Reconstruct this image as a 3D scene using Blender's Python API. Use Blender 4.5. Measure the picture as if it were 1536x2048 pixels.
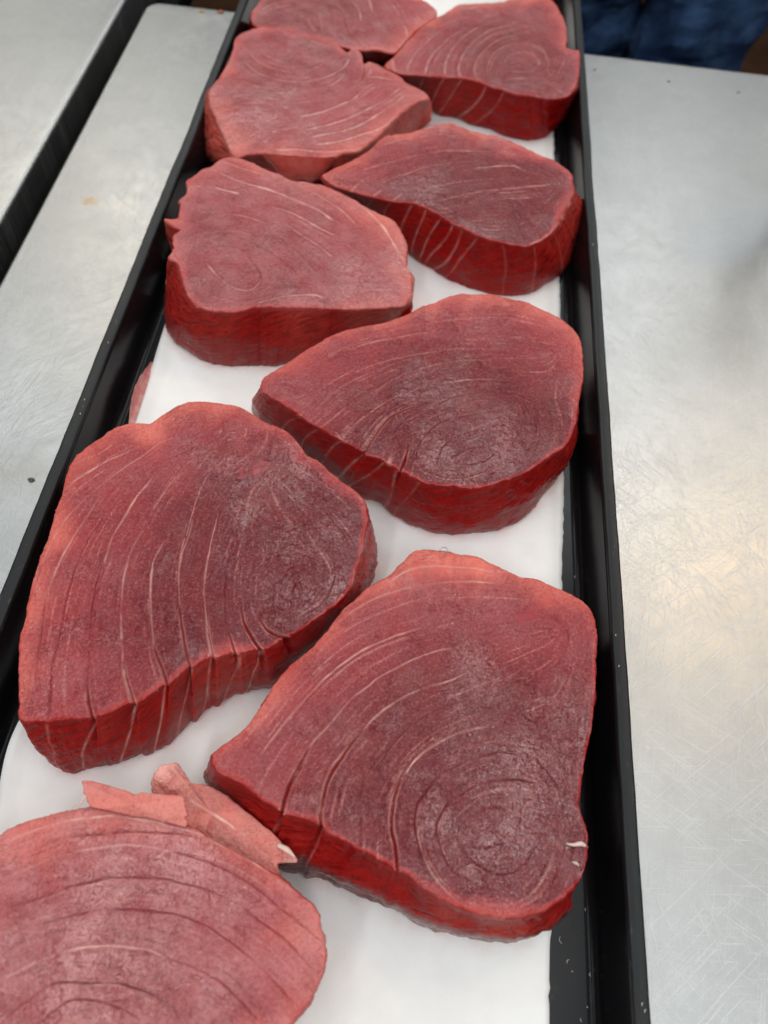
import bpy, bmesh, math, random
import numpy as np
from mathutils import Vector, Matrix

# ------------------------------------------------------------------ camera, world, lamps, exposure
SC = bpy.context.scene
COL = SC.collection
for o in list(bpy.data.objects):
    bpy.data.objects.remove(o)

cam_d = bpy.data.cameras.new('camera')
cam = bpy.data.objects.new('camera', cam_d)
COL.objects.link(cam)
cam.matrix_world = Matrix(((0.993040352, -0.117774586, 0.0000809670, 0.02305452),
                           (0.100112611, 0.843757317, -0.527305467, 0.0),
                           (0.0620348664, 0.523643712, 0.849675784, 0.32536508),
                           (0, 0, 0, 1)))
cam_d.sensor_fit = 'VERTICAL'
cam_d.sensor_height = 34.6
cam_d.lens = 34.6 * 1538.0 / 2048.0
cam_d.clip_start = 0.01
cam_d.clip_end = 60
cam_d.dof.use_dof = True
cam_d.dof.focus_distance = 0.325
cam_d.dof.aperture_fstop = 8.5
SC.camera = cam

W = bpy.data.worlds.new('World')
SC.world = W
W.use_nodes = True
bg = W.node_tree.nodes['Background']
bg.inputs[0].default_value = (0.80, 0.86, 0.92, 1)
bg.inputs[1].default_value = 0.08

def area(name, loc, size, power, color=(1, 1, 1), aim=None, size_y=None):
    l = bpy.data.lights.new(name, 'AREA')
    l.energy = power
    l.color = color
    l.shape = 'RECTANGLE'
    l.size = size
    l.size_y = size_y or size
    o = bpy.data.objects.new(name, l)
    COL.objects.link(o)
    o.location = loc
    d = Vector(aim if aim else (loc[0], loc[1], 0)) - Vector(loc)
    o.rotation_euler = d.to_track_quat('-Z', 'Y').to_euler()
    return o

# the shop's ceiling: a pale, softly lit plane with rows of tube fixtures (rear row added to brighten paper and meat) and a few warm spots
area('ceiling_light', (0.2, 1.6, 2.5), 7.5, 66, (0.95, 0.99, 1.0), size_y=7.5)
for fx in (-2.1, -0.75, 0.60, 1.95):
    for fy, pw in ((-1.1, 15), (0.35, 4.5), (2.0, 7.5), (3.65, 11)):
        area('tube_and_fill', (fx + 0.1 * fy, fy, 2.3), 0.22, pw, (0.97, 0.99, 1.0), size_y=1.1)
area('ceiling_lamp', (1.15, 1.40, 2.1), 0.38, 6.0, (1.0, 0.60, 0.22))
area('ceiling_lamp', (-1.30, 2.50, 2.0), 0.45, 5.5, (1.0, 0.76, 0.44))

SC.view_settings.view_transform = 'Standard'
SC.view_settings.look = 'None'
SC.view_settings.exposure = 0
SC.view_settings.gamma = 1
SC.view_settings.use_curve_mapping = False
SC.render.engine = 'CYCLES'
SC.cycles.use_denoising = True
SC.cycles.max_bounces = 8

# ------------------------------------------------------------------ helpers
def mesh_obj(name, verts, faces, mat, parent=None, smooth=True):
    me = bpy.data.meshes.new(name)
    me.from_pydata([tuple(v) for v in verts], [], [tuple(f) for f in faces])
    me.update()
    if smooth:
        me.polygons.foreach_set('use_smooth', [True] * len(me.polygons))
    if mat:
        me.materials.append(mat)
    o = bpy.data.objects.new(name, me)
    COL.objects.link(o)
    if parent:
        o.parent = parent
    return o

def big_mesh(name, co, quads, mat, attrs, parent=None):
    """co (n,3) metres, quads (m,4); attrs {name: (n,) or (n,3)}"""
    me = bpy.data.meshes.new(name)
    n, m = len(co), len(quads)
    me.vertices.add(n)
    me.vertices.foreach_set('co', np.ascontiguousarray(co, np.float32).ravel())
    me.loops.add(m * 4)
    me.loops.foreach_set('vertex_index', np.ascontiguousarray(quads, np.int32).ravel())
    me.polygons.add(m)
    me.polygons.foreach_set('loop_start', np.arange(0, m * 4, 4, dtype=np.int32))
    me.polygons.foreach_set('use_smooth', np.ones(m, bool))
    for k, a in attrs.items():
        a = np.asarray(a, np.float32)
        if a.ndim == 1:
            at = me.attributes.new(k, 'FLOAT', 'POINT')
            at.data.foreach_set('value', a)
        else:
            at = me.attributes.new(k, 'FLOAT_VECTOR', 'POINT')
            at.data.foreach_set('vector', np.ascontiguousarray(a).ravel())
    me.update(calc_edges=True)
    me.validate()
    me.materials.append(mat)
    o = bpy.data.objects.new(name, me)
    COL.objects.link(o)
    if parent:
        o.parent = parent
    return o

def tag(o, label=None, cat=None, group=None, kind=None):
    if label: o['label'] = label
    if cat: o['category'] = cat
    if group: o['group'] = group
    if kind: o['kind'] = kind
    return o

def empty(name, loc=(0, 0, 0)):
    o = bpy.data.objects.new(name, None)
    COL.objects.link(o)
    o.location = loc
    return o

_rng = np.random.RandomState(7)
_LAT = _rng.rand(512, 512)
def vnoise(x, y):
    xi = np.floor(x).astype(int); yi = np.floor(y).astype(int)
    fx = x - xi; fy = y - yi
    fx = fx * fx * (3 - 2 * fx); fy = fy * fy * (3 - 2 * fy)
    a = _LAT[xi % 512, yi % 512]; b = _LAT[(xi + 1) % 512, yi % 512]
    c = _LAT[xi % 512, (yi + 1) % 512]; d = _LAT[(xi + 1) % 512, (yi + 1) % 512]
    return (a * (1 - fx) + b * fx) * (1 - fy) + (c * (1 - fx) + d * fx) * fy
def fbm(x, y, oct=3):
    s = 0; a = 0.5; t = 0
    for i in range(oct):
        s = s + a * (vnoise(x + 37.1 * i, y + 11.7 * i) - 0.5); t += a
        x = x * 2.03; y = y * 2.03; a *= 0.5
    return s / t * 2

def crom(P, n, closed=False):
    """Catmull-Rom through P (k,d): n samples per span"""
    P = np.asarray(P, float)
    k = len(P)
    if closed:
        idx = lambda i: P[i % k]; spans = k
    else:
        E = np.vstack([2 * P[0] - P[1], P, 2 * P[-1] - P[-2]])
        idx = lambda i: E[i + 1]; spans = k - 1
    out = []
    for i in range(spans):
        p0, p1, p2, p3 = idx(i - 1), idx(i), idx(i + 1), idx(i + 2)
        t = (np.arange(n) / n)[:, None]
        out.append(0.5 * (2 * p1 + (p2 - p0) * t + (2 * p0 - 5 * p1 + 4 * p2 - p3) * t ** 2 + (3 * p1 - p0 - 3 * p2 + p3) * t ** 3))
    out = np.vstack(out)
    if not closed:
        out = np.vstack([out, P[-1:]])
    return out

def poly_dist(X, line, reach):
    """distance and parameter 0..1 of points X (n,2) to the polyline, only within reach"""
    n = len(X)
    D = np.full(n, 1e3); T = np.zeros(n)
    lo = line.min(0) - reach; hi = line.max(0) + reach
    sel = np.where((X[:, 0] > lo[0]) & (X[:, 0] < hi[0]) & (X[:, 1] > lo[1]) & (X[:, 1] < hi[1]))[0]
    if not len(sel):
        return D, T
    A = line[:-1]; B = line[1:]; AB = B - A; L2 = (AB ** 2).sum(1) + 1e-9
    m = len(A)
    for c in range(0, len(sel), 20000):
        s = sel[c:c + 20000]
        x = X[s][:, None, :]
        t = np.clip(((x - A) * AB).sum(2) / L2, 0, 1)
        d = np.sqrt(((x - A - t[:, :, None] * AB) ** 2).sum(2))
        j = d.argmin(1)
        D[s] = d[np.arange(len(s)), j]
        T[s] = (j + t[np.arange(len(s)), j]) / m
    return D, T

def bilin(G, x, y):
    h, w = G.shape[:2]
    x = np.clip(x, 0, w - 1.001); y = np.clip(y, 0, h - 1.001)
    xi = x.astype(int); yi = y.astype(int)
    fx = x - xi; fy = y - yi
    return (G[yi, xi] * (1 - fx) + G[yi, xi + 1] * fx) * (1 - fy) + (G[yi + 1, xi] * (1 - fx) + G[yi + 1, xi + 1] * fx) * fy

def fibre_field(lines, ring, X, seed, cell=0.45):
    """muscle fibre running along the traced seams: noise smeared along their direction field (fine strands, broad bands)"""
    rs = np.random.RandomState(seed)
    P, A, Wt = [], [], []
    for ln, wt in lines + [(ring, 0.35)]:
        q = ln[::6] if wt > 0.3 else ln[::10]
        if len(q) < 2:
            continue
        d = np.diff(q, axis=0)
        P.append((q[:-1] + q[1:]) / 2); A.append(np.arctan2(d[:, 1], d[:, 0])); Wt.append(np.full(len(d), wt))
    P = np.vstack(P); A = np.concatenate(A); Wt = np.concatenate(Wt)
    lo = X.min(0) - 2; hi = X.max(0) + 2
    cg = 3.0
    gx, gy = np.meshgrid(np.arange(lo[0], hi[0] + cg, cg), np.arange(lo[1], hi[1] + cg, cg))
    d2 = (gx[..., None] - P[:, 0]) ** 2 + (gy[..., None] - P[:, 1]) ** 2
    w = Wt / (d2 + 9) ** 1.6
    c2 = (w * np.cos(2 * A)).sum(-1); s2 = (w * np.sin(2 * A)).sum(-1)
    nrm_ = np.hypot(c2, s2) + 1e-12
    c2 /= nrm_; s2 /= nrm_
    nx = int((hi[0] - lo[0]) / cell) + 2; ny = int((hi[1] - lo[1]) / cell) + 2
    ix, iy = np.meshgrid(np.arange(nx, dtype=float), np.arange(ny, dtype=float))
    ang = 0.5 * np.arctan2(bilin(s2, ix * cell / cg, iy * cell / cg), bilin(c2, ix * cell / cg, iy * cell / cg))
    ux, uy = np.cos(ang), np.sin(ang)
    def lic(N, L, step=1.0):
        out = N.copy()
        for sg in (1, -1):
            x, y = ix.copy(), iy.copy(); px, py = ux * sg, uy * sg
            for t in range(L):
                x = x + px * step; y = y + py * step
                xi = np.clip(np.rint(x).astype(int), 0, nx - 1); yi = np.clip(np.rint(y).astype(int), 0, ny - 1)
                out += N[yi, xi]
                vx, vy = ux[yi, xi], uy[yi, xi]
                sgn = np.where(vx * px + vy * py < 0, -1.0, 1.0)
                px, py = vx * sgn, vy * sgn
        return (out - out.mean()) / out.std()
    fine = lic(rs.randn(ny, nx), 7)
    band = lic(rs.randn(ny, nx), 60, 1.0)
    B = rs.randn(ny, nx)
    for ax in (0, 1):
        B = B + np.roll(B, 1, ax) + np.roll(B, -1, ax)
    band = (band + 0.6 * lic(B, 24, 1.6)) / 1.16
    fx, fy = (X[:, 0] - lo[0]) / cell, (X[:, 1] - lo[1]) / cell
    return bilin(fine, fx, fy), bilin(band, fx, fy)

# ------------------------------------------------------------------ materials
class NT:
    def __init__(self, name):
        self.m = bpy.data.materials.new(name)
        self.m.use_nodes = True
        self.t = self.m.node_tree
        self.t.nodes.clear()
        self.out = self.t.nodes.new('ShaderNodeOutputMaterial')
        self.b = self.n('ShaderNodeBsdfPrincipled')
        self.l(self.b.outputs[0], self.out.inputs[0])
    def n(self, typ, **kw):
        nd = self.t.nodes.new(typ)
        for k, v in kw.items():
            setattr(nd, k, v)
        return nd
    def l(self, a, b):
        self.t.links.new(a, b)
    def set(self, sock, v):
        s = self.b.inputs[sock] if isinstance(sock, str) else sock
        if hasattr(v, 'links') or isinstance(v, bpy.types.NodeSocket):
            self.l(v, s)
        else:
            s.default_value = v
    def attr(self, name, vec=False):
        a = self.n('ShaderNodeAttribute', attribute_name=name)
        return a.outputs['Vector' if vec else 'Fac']
    def math(self, op, a, b=None, clamp=False):
        nd = self.n('ShaderNodeMath', operation=op, use_clamp=clamp)
        for i, v in enumerate((a, b)):
            if v is not None:
                self.set(nd.inputs[i], v)
        return nd.outputs[0]
    def mix(self, f, a, b):
        nd = self.n('ShaderNodeMix', data_type='RGBA')
        self.set(nd.inputs[0], f)
        for i, v in ((6, a), (7, b)):
            if isinstance(v, tuple):
                v = tuple(v) + (1,) if len(v) == 3 else v
            self.set(nd.inputs[i], v)
        return nd.outputs[2]
    def ramp(self, f, lo, hi, a=0.0, b=1.0):
        nd = self.n('ShaderNodeMapRange', interpolation_type='SMOOTHSTEP')
        self.set(nd.inputs[0], f)
        nd.inputs[1].default_value = lo; nd.inputs[2].default_value = hi
        nd.inputs[3].default_value = a; nd.inputs[4].default_value = b
        return nd.outputs[0]
    def noise(self, co, scale, detail=3, rough=0.55, dist=0):
        nd = self.n('ShaderNodeTexNoise')
        if co is not None:
            self.l(co, nd.inputs['Vector'])
        nd.inputs['Scale'].default_value = scale
        nd.inputs['Detail'].default_value = detail
        nd.inputs['Roughness'].default_value = rough
        nd.inputs['Distortion'].default_value = dist
        return nd.outputs['Fac']
    def coord(self, scale=(1, 1, 1), rot=(0, 0, 0), loc=(0, 0, 0), src=None):
        if src is None:
            src = self.n('ShaderNodeTexCoord').outputs['Object']
        if any(rot):
            ro = self.n('ShaderNodeMapping')
            self.l(src, ro.inputs[0])
            ro.inputs['Rotation'].default_value = rot
            src = ro.outputs[0]
        mp = self.n('ShaderNodeMapping')
        self.l(src, mp.inputs[0])
        mp.inputs['Scale'].default_value = scale
        mp.inputs['Location'].default_value = loc
        return mp.outputs[0]
    def bump(self, h, strength, dist, normal=None):
        nd = self.n('ShaderNodeBump')
        nd.inputs['Strength'].default_value = strength
        nd.inputs['Distance'].default_value = dist
        self.l(h, nd.inputs['Height'])
        if normal is not None:
            self.l(normal, nd.inputs['Normal'])
        return nd.outputs[0]

def mat_flesh():
    k = NT('tuna_flesh')
    core, pale, vein, cut = k.attr('core'), k.attr('pale'), k.attr('vein'), k.attr('cut')
    wall, wet, skin, fib, haze = k.attr('wall'), k.attr('wet'), k.attr('skin'), k.attr('fib'), k.attr('haze')
    flow = k.attr('flow', True)
    ob = k.n('ShaderNodeTexCoord').outputs['Object']
    inv = lambda v: k.math('SUBTRACT', 1.0, v, True)
    mul = lambda a, b: k.math('MULTIPLY', a, b)
    topm = inv(wall)
    dry = mul(inv(wet), inv(cut))
    n1 = k.noise(ob, 55, 5, 0.65)
    n2 = k.noise(ob, 560, 1.5, 0.5)
    grain = k.noise(ob, 900, 3, 0.65)
    wstreak = k.noise(k.coord((0.55, 0.10, 1), (0, 0, 0.35), src=flow), 1.0, 3, 0.6)
    glint = k.noise(ob, 300, 2, 0.5)
    sheen_mask = mul(k.ramp(k.math('ADD', k.noise(ob, 48, 6, 0.75), mul(k.attr('sheen'), 0.16)), 0.49, 0.70), dry)
    # colours: pale belly rim, red flesh, dark centre
    rim = k.mix(pale, (0.36, 0.022, 0.022), (0.70, 0.165, 0.125))
    c2 = k.math('ADD', core, mul(k.math('SUBTRACT', n1, 0.5), 0.4), True)
    top = k.mix(k.ramp(c2, 0.02, 0.42), rim, (0.345, 0.043, 0.049))
    top = k.mix(k.ramp(c2, 0.35, 0.98), top, (0.140, 0.007, 0.014))
    wcol = k.mix(pale, (0.30, 0.0025, 0.003), (0.72, 0.14, 0.10))
    wcol = k.mix(k.ramp(wstreak, 0.40, 0.68, 0, 0.60), wcol, (0.11, 0.0015, 0.002))
    wcol = k.mix(k.ramp(wstreak, 0.40, 0.26, 0, 0.40), wcol, (0.50, 0.05, 0.04))
    col = k.mix(wall, top, wcol)
    skincol = k.mix(k.ramp(wstreak, 0.35, 0.62), (0.055, 0.007, 0.007), (0.26, 0.10, 0.095))
    col = k.mix(mul(skin, 0.85), col, skincol)
    # reflected ceiling haze painted into the colour, a bloom on some cut faces
    pallor = mul(mul(haze, topm), mul(k.ramp(n1, 0.34, 0.62, 0.30, 0.85), dry))
    col = k.mix(pallor, col, (0.55, 0.20, 0.20))
    # muscle fibre: pale strands, dark gaps
    col = k.mix(mul(k.ramp(fib, 0.52, 0.95, 0, 0.40), mul(dry, topm)), col, (0.55, 0.19, 0.17))
    col = k.mix(mul(k.ramp(fib, 0.45, 0.05, 0, 0.40), mul(dry, topm)), col, (0.10, 0.005, 0.007))
    gf = k.math('ADD', grain, mul(k.math('SUBTRACT', sheen_mask, 0.35), 0.06))  # surface sheen also painted in here as paler grain
    col = k.mix(mul(k.ramp(gf, 0.46, 0.70, 0, 0.24), mul(dry, topm)), col, (0.56, 0.22, 0.205))
    col = k.mix(mul(k.ramp(gf, 0.50, 0.34, 0, 0.20), mul(dry, topm)), col, (0.095, 0.006, 0.008))
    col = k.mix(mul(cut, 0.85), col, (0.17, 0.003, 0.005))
    col = k.mix(mul(vein, 0.9), col, (0.80, 0.46, 0.40))
    k.set('Base Color', col)
    k.set('Subsurface Weight', k.math('ADD', 0.35, mul(wall, 0.55)))
    k.b.inputs['Subsurface Radius'].default_value = (1.0, 0.18, 0.14)
    k.set('Subsurface Scale', k.math('ADD', 0.003, mul(pale, 0.004)))
    sp = k.math("ADD", 0.26, mul(sheen_mask, 0.50))
    sp = mul(sp, inv(mul(cut, 0.8)))
    sw = k.math('ADD', k.ramp(wstreak, 0.50, 0.70, 0.04, 0.34), mul(skin, 0.3))
    spx = k.n('ShaderNodeMix'); k.set(spx.inputs[0], wall); k.set(spx.inputs[2], sp); k.set(spx.inputs[3], sw)
    k.set('Specular IOR Level', spx.outputs[0])
    rgh = k.math('ADD', mul(n2, 0.12), 0.14)
    rgh = k.math('SUBTRACT', rgh, mul(wet, 0.06))
    rgh = k.math('SUBTRACT', rgh, mul(sheen_mask, 0.05))
    k.set('Roughness', rgh)
    h = mul(k.math('ADD', mul(n2, 0.55), mul(grain, 0.35)), inv(mul(sheen_mask, 0.75)))
    h = k.math('ADD', h, mul(glint, k.math('ADD', 0.5, mul(sheen_mask, 2.2))))
    h = mul(h, k.math('ADD', 0.25, mul(dry, 0.75)))
    hw = k.math('ADD', mul(wstreak, 0.9), mul(n2, 0.5))
    hx = k.n('ShaderNodeMix'); k.set(hx.inputs[0], wall); k.set(hx.inputs[2], h); k.set(hx.inputs[3], hw)
    k.set('Normal', k.bump(hx.outputs[0], 1.0, 0.0012))
    # thin wet film lying over the cut faces, broken into patches
    film = k.ramp(k.math('ADD', k.noise(ob, 30, 5, 0.7), mul(k.attr('sheen'), 0.14)), 0.45, 0.68, 0.06, 0.80)
    k.set('Coat Weight', mul(mul(film, k.math('SUBTRACT', 1.0, mul(wall, 0.72), True)), k.math('SUBTRACT', 1.0, mul(cut, 0.7), True)))
    k.set('Coat Roughness', 0.055)
    k.set('Coat IOR', 1.42)
    cb = k.math('ADD', k.noise(ob, 210, 2, 0.5), mul(k.noise(ob, 520, 1, 0.5), 0.35))
    k.set('Coat Normal', k.bump(cb, 1.0, 0.0022))
    return k.m

def mat_steel(name='brushed_steel', seed=0.0, smudge=()):
    k = NT(name)
    ob = k.n('ShaderNodeTexCoord').outputs['Object']
    k.set('Metallic', 1.0)
    big = k.noise(k.coord(loc=(seed, seed, 0), src=ob), 7, 4)
    mid = k.noise(ob, 38, 5, 0.7)
    sc = None
    for i, (ang, sx, sy, th) in enumerate(((0.75, 20, 1000, 0.60), (0.68, 14, 1500, 0.60), (-0.5, 24, 1100, 0.61), (1.35, 24, 1200, 0.60), (-1.1, 26, 900, 0.62), (1.75, 34, 1000, 0.61), (2.4, 22, 1500, 0.61), (0.1, 40, 1300, 0.62))):
        n = k.noise(k.coord((sx, sy, 1), (0, 0, -ang), (i * 3.1 + seed, i * 1.7, 0), src=ob), 1.0, 2, 0.5, 0.1)
        n = k.ramp(n, th, th + 0.06)
        patch = k.ramp(k.noise(k.coord(loc=(i * 9.3, 4, seed), src=ob), 10, 3), 0.40, 0.60)
        n = k.math('MULTIPLY', n, patch)
        sc = n if sc is None else k.math('MAXIMUM', sc, n)
    base = k.mix(k.ramp(mid, 0.35, 0.7), (0.445, 0.453, 0.450), (0.405, 0.413, 0.411))
    base = k.mix(k.ramp(big, 0.4, 0.65, 0, 0.3), base, (0.425, 0.428, 0.42))
    for (x, y, r, c, a) in smudge:
        sep = k.n('ShaderNodeVectorMath', operation='DISTANCE')
        wob = k.n('ShaderNodeVectorMath', operation='ADD')
        nz = k.n('ShaderNodeTexNoise'); nz.inputs['Scale'].default_value = 1.6 / r; nz.inputs['Detail'].default_value = 5
        k.l(ob, nz.inputs['Vector'])
        s2 = k.n('ShaderNodeVectorMath', operation='SCALE'); s2.inputs['Scale'].default_value = r * 2.2
        k.l(nz.outputs['Color'], s2.inputs[0])
        k.l(ob, wob.inputs[0]); k.l(s2.outputs[0], wob.inputs[1])
        k.l(wob.outputs[0], sep.inputs[0])
        sep.inputs[1].default_value = (x + r * 1.1, y + r * 1.1, r * 1.1)
        f = k.ramp(sep.outputs['Value'], r * 0.2, r, a, 0.0)
        base = k.mix(f, base, c)
    base = k.mix(k.math('MULTIPLY', sc, 0.42), base, (0.60, 0.605, 0.60))
    hair = k.noise(k.coord((1400, 60, 1), (0, 0, 0.2), src=ob), 1.0, 3, 0.7)
    hair2 = k.noise(k.coord((70, 1500, 1), (0, 0, 0.1), src=ob), 1.0, 3, 0.7)
    hh = k.math('ADD', k.math('MULTIPLY', hair, 0.5), k.math('MULTIPLY', hair2, 0.5))
    base = k.mix(k.ramp(hh, 0.40, 0.60, 0.0, 0.22), base, (0.33, 0.338, 0.336))
    k.set('Base Color', base)
    r = k.math('ADD', 0.33, k.math('MULTIPLY', mid, 0.07))
    r = k.math('ADD', r, k.math('MULTIPLY', sc, 0.12))
    k.set('Roughness', r)
    fine = k.noise(k.coord((2200, 90, 1), (0, 0, 0.22), src=ob), 1.0, 2)
    h = k.math('ADD', k.math('MULTIPLY', sc, -0.8), k.math('MULTIPLY', fine, 0.10))
    h = k.math('ADD', h, k.math('MULTIPLY', k.noise(ob, 160, 4, 0.7), 0.25))
    k.set('Normal', k.bump(h, 0.15, 0.0006))
    return k.m

def mat_plastic():
    k = NT('black_plastic')
    ob = k.n('ShaderNodeTexCoord').outputs['Object']
    k.set('Base Color', k.mix(k.ramp(k.noise(ob, 300, 4), 0.62, 0.75, 0, 0.5), (0.006, 0.006, 0.007), (0.03, 0.03, 0.03)))
    k.set('Roughness', k.math('ADD', 0.16, k.math('MULTIPLY', k.noise(ob, 25, 4), 0.10)))
    k.set('Normal', k.bump(k.noise(k.coord((1, 0.12, 1), src=ob), 220, 3), 0.03, 0.0006))
    k.set('Specular IOR Level', 0.15)
    return k.m

def mat_rim():
    k = NT('worn_plastic_rim')
    ob = k.n('ShaderNodeTexCoord').outputs['Object']
    scuff = k.ramp(k.noise(k.coord((1, 0.25, 1), src=ob), 500, 4, 0.7), 0.62, 0.74)
    k.set('Base Color', k.mix(k.math('MULTIPLY', scuff, 0.5), (0.009, 0.010, 0.011), (0.12, 0.12, 0.12)))
    k.set('Roughness', k.math('ADD', 0.30, k.math('MULTIPLY', k.noise(ob, 60, 4), 0.2)))
    k.set('Normal', k.bump(k.noise(k.coord((1, 0.3, 1), src=ob), 350, 4), 0.2, 0.0006))
    k.set('Specular IOR Level', 0.30)
    return k.m

def mul2(k, a, b):
    return k.math('MULTIPLY', a, b)

def mat_paper():
    k = NT('white_paper')
    ob = k.n('ShaderNodeTexCoord').outputs['Object']
    n = k.noise(ob, 26, 5, 0.6)
    pc = k.mix(k.ramp(n, 0.35, 0.7), (0.82, 0.82, 0.80), (0.75, 0.745, 0.725))
    pc = k.mix(mul2(k, k.attr('stain'), k.ramp(k.noise(ob, 70, 5, 0.7), 0.35, 0.65)), pc, (0.78, 0.50, 0.47))
    k.set('Base Color', pc)
    k.set('Roughness', 0.5)
    k.set('Specular IOR Level', 0.35)
    h = k.math('ADD', k.math('MULTIPLY', k.noise(ob, 30, 3), 1.0), k.math('MULTIPLY', k.noise(ob, 900, 2), 0.06))
    k.set('Normal', k.bump(h, 0.5, 0.003))
    return k.m

def mat_simple(name, col, rough=0.5, metal=0.0, noise=None, col2=None, spec=0.5, sss=0, trans=0):
    k = NT(name)
    if noise:
        ob = k.n('ShaderNodeTexCoord').outputs['Object']
        k.set('Base Color', k.mix(k.ramp(k.noise(ob, noise, 5, 0.6), 0.35, 0.68), col, col2))
        k.set('Normal', k.bump(k.noise(ob, noise * 6, 3), 0.25, 0.001))
    else:
        k.set('Base Color', tuple(col) + (1,))
    k.set('Roughness', rough); k.set('Metallic', metal); k.set('Specular IOR Level', spec)
    if sss:
        k.set('Subsurface Weight', sss); k.b.inputs['Subsurface Radius'].default_value = (1, 0.5, 0.4); k.set('Subsurface Scale', 0.003)
    if trans:
        k.set('Transmission Weight', trans); k.set('IOR', 1.33)
    return k.m

M_FLESH = mat_flesh()
M_STEEL = mat_steel('brushed_steel', 0.0, ((-0.156, 0.199, 0.022, (0.33, 0.32, 0.29), 0.55), (-0.1877, 0.408, 0.007, (0.45, 0.28, 0.12), 0.7), (-0.166, 0.408, 0.012, (0.6, 0.58, 0.54), 0.4)))
M_STEEL2 = mat_steel('side_steel', 5.3)
M_PLASTIC = mat_plastic()
M_RIM = mat_rim()
M_PAPER = mat_paper()
M_FAT = mat_simple('white_fat', (0.74, 0.50, 0.43), 0.3, sss=0.6)
M_FLAP = mat_simple('pale_flap', (0.62, 0.14, 0.11), 0.25, noise=150, col2=(0.55, 0.08, 0.065), sss=0.6)
M_MEMBRANE = mat_simple('pink_membrane', (0.50, 0.14, 0.13), 0.28, noise=180, col2=(0.62, 0.28, 0.26), sss=0.4)
M_BLACK = mat_simple('matt_black', (0.003, 0.003, 0.003), 0.8, spec=0.08)
M_CRUMB = mat_simple('dark_crumb', (0.05, 0.045, 0.035), 0.8, noise=900, col2=(0.12, 0.10, 0.07))
M_DENIM = mat_simple('blue_cloth', (0.008, 0.022, 0.065), 0.9, noise=22, col2=(0.035, 0.075, 0.16), spec=0.2)
M_SHOE = mat_simple('dark_shoe', (0.01, 0.01, 0.01), 0.5)
M_WATER = mat_simple('water', (1, 1, 1), 0.02, trans=1.0)
M_FLOOR = mat_simple('brown_floor', (0.020, 0.008, 0.0035), 0.8, noise=9, col2=(0.034, 0.014, 0.006), spec=0.08)

# ------------------------------------------------------------------ the setting
def slab(name, x0, x1, y0, y1, zt, thick, r, mat, parent=None, seg=6, cr=0.012):
    """sheet-metal top with rolled edges and rounded corners"""
    def ring(off, z):
        pts = []
        for cx, cy, a0 in ((x1 - cr, y1 - cr, 0), (x0 + cr, y1 - cr, 90), (x0 + cr, y0 + cr, 180), (x1 - cr, y0 + cr, 270)):
            for i in range(9):
                a = math.radians(a0 + 90 * i / 8)
                pts.append((cx + (cr - off) * math.cos(a), cy + (cr - off) * math.sin(a), z))
        return pts
    rings = []
    for i in range(seg + 1):
        a = math.pi / 2 * i / seg
        rings.append(ring(r * (1 - math.sin(a)), zt - r * (1 - math.cos(a))))
    rings.append(ring(0, zt - thick))
    n = len(rings[0])
    V = [p for q in rings for p in q]
    F = [tuple(range(n))]
    for k in range(len(rings) - 1):
        for i in range(n):
            j = (i + 1) % n
            F.append((k * n + j, k * n + i, (k + 1) * n + i, (k + 1) * n + j))
    F.append(tuple(reversed(range((len(rings) - 1) * n, len(rings) * n))))
    return mesh_obj(name, V, F, mat, parent)

tbl = empty('steel_table', (0, 0, 0))
tag(tbl, 'scratched stainless steel worktable carrying the long black tray', 'table')
slab('table_top', -0.2157, 1.0, -0.7, 0.6605, 0.0, 0.045, 0.0022, M_STEEL, tbl)
for lx, ly in ((-0.15, 0.58), (0.92, 0.58), (-0.15, -0.62), (0.92, -0.62)):
    V, F = [], []
    for z in (-0.05, -0.9):
        for i in range(12):
            a = 2 * math.pi * i / 12
            V.append((lx + 0.02 * math.cos(a), ly + 0.02 * math.sin(a), z))
    F = [(i, (i + 1) % 12, 12 + (i + 1) % 12, 12 + i) for i in range(12)]
    mesh_obj('leg', V, F, M_STEEL2, tbl)
cnt = empty('steel_counter', (-0.6, 0.2, 0))
tag(cnt, 'second steel counter across the narrow black gap left of the tray', 'counter')
o = slab('counter_top', -1.4, -0.2345, -0.7, 0.95, 0.0, 0.06, 0.0028, M_STEEL2, None)
o.parent = cnt; o.location = (0.6, -0.2, 0)
V = [(-1.38, -0.66, -0.06), (-0.262, -0.66, -0.06), (-0.262, 0.92, -0.06), (-1.38, 0.92, -0.06), (-1.38, -0.66, -0.9), (-0.262, -0.66, -0.9), (-0.262, 0.92, -0.9), (-1.38, 0.92, -0.9)]
o = mesh_obj('cabinet_body', V, [(0, 1, 5, 4), (1, 2, 6, 5), (2, 3, 7, 6), (3, 0, 4, 7)], M_BLACK, None, False)
o.parent = cnt; o.location = (0.6, -0.2, 0)
# black strip sunk in the gap between the two steel tops
st = slab('gap_strip', -0.2343, -0.2159, -0.69, 0.93, -0.034, 0.02, 0.003, M_BLACK, None, cr=0.004)
tag(st, 'black strip sunk between the two steel tops', 'seal')

fl = mesh_obj('floor', [(-4, -3, -0.9), (4, -3, -0.9), (4, 6, -0.9), (-4, 6, -0.9)], [(0, 1, 2, 3)], M_FLOOR)
tag(fl, kind='structure')

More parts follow.
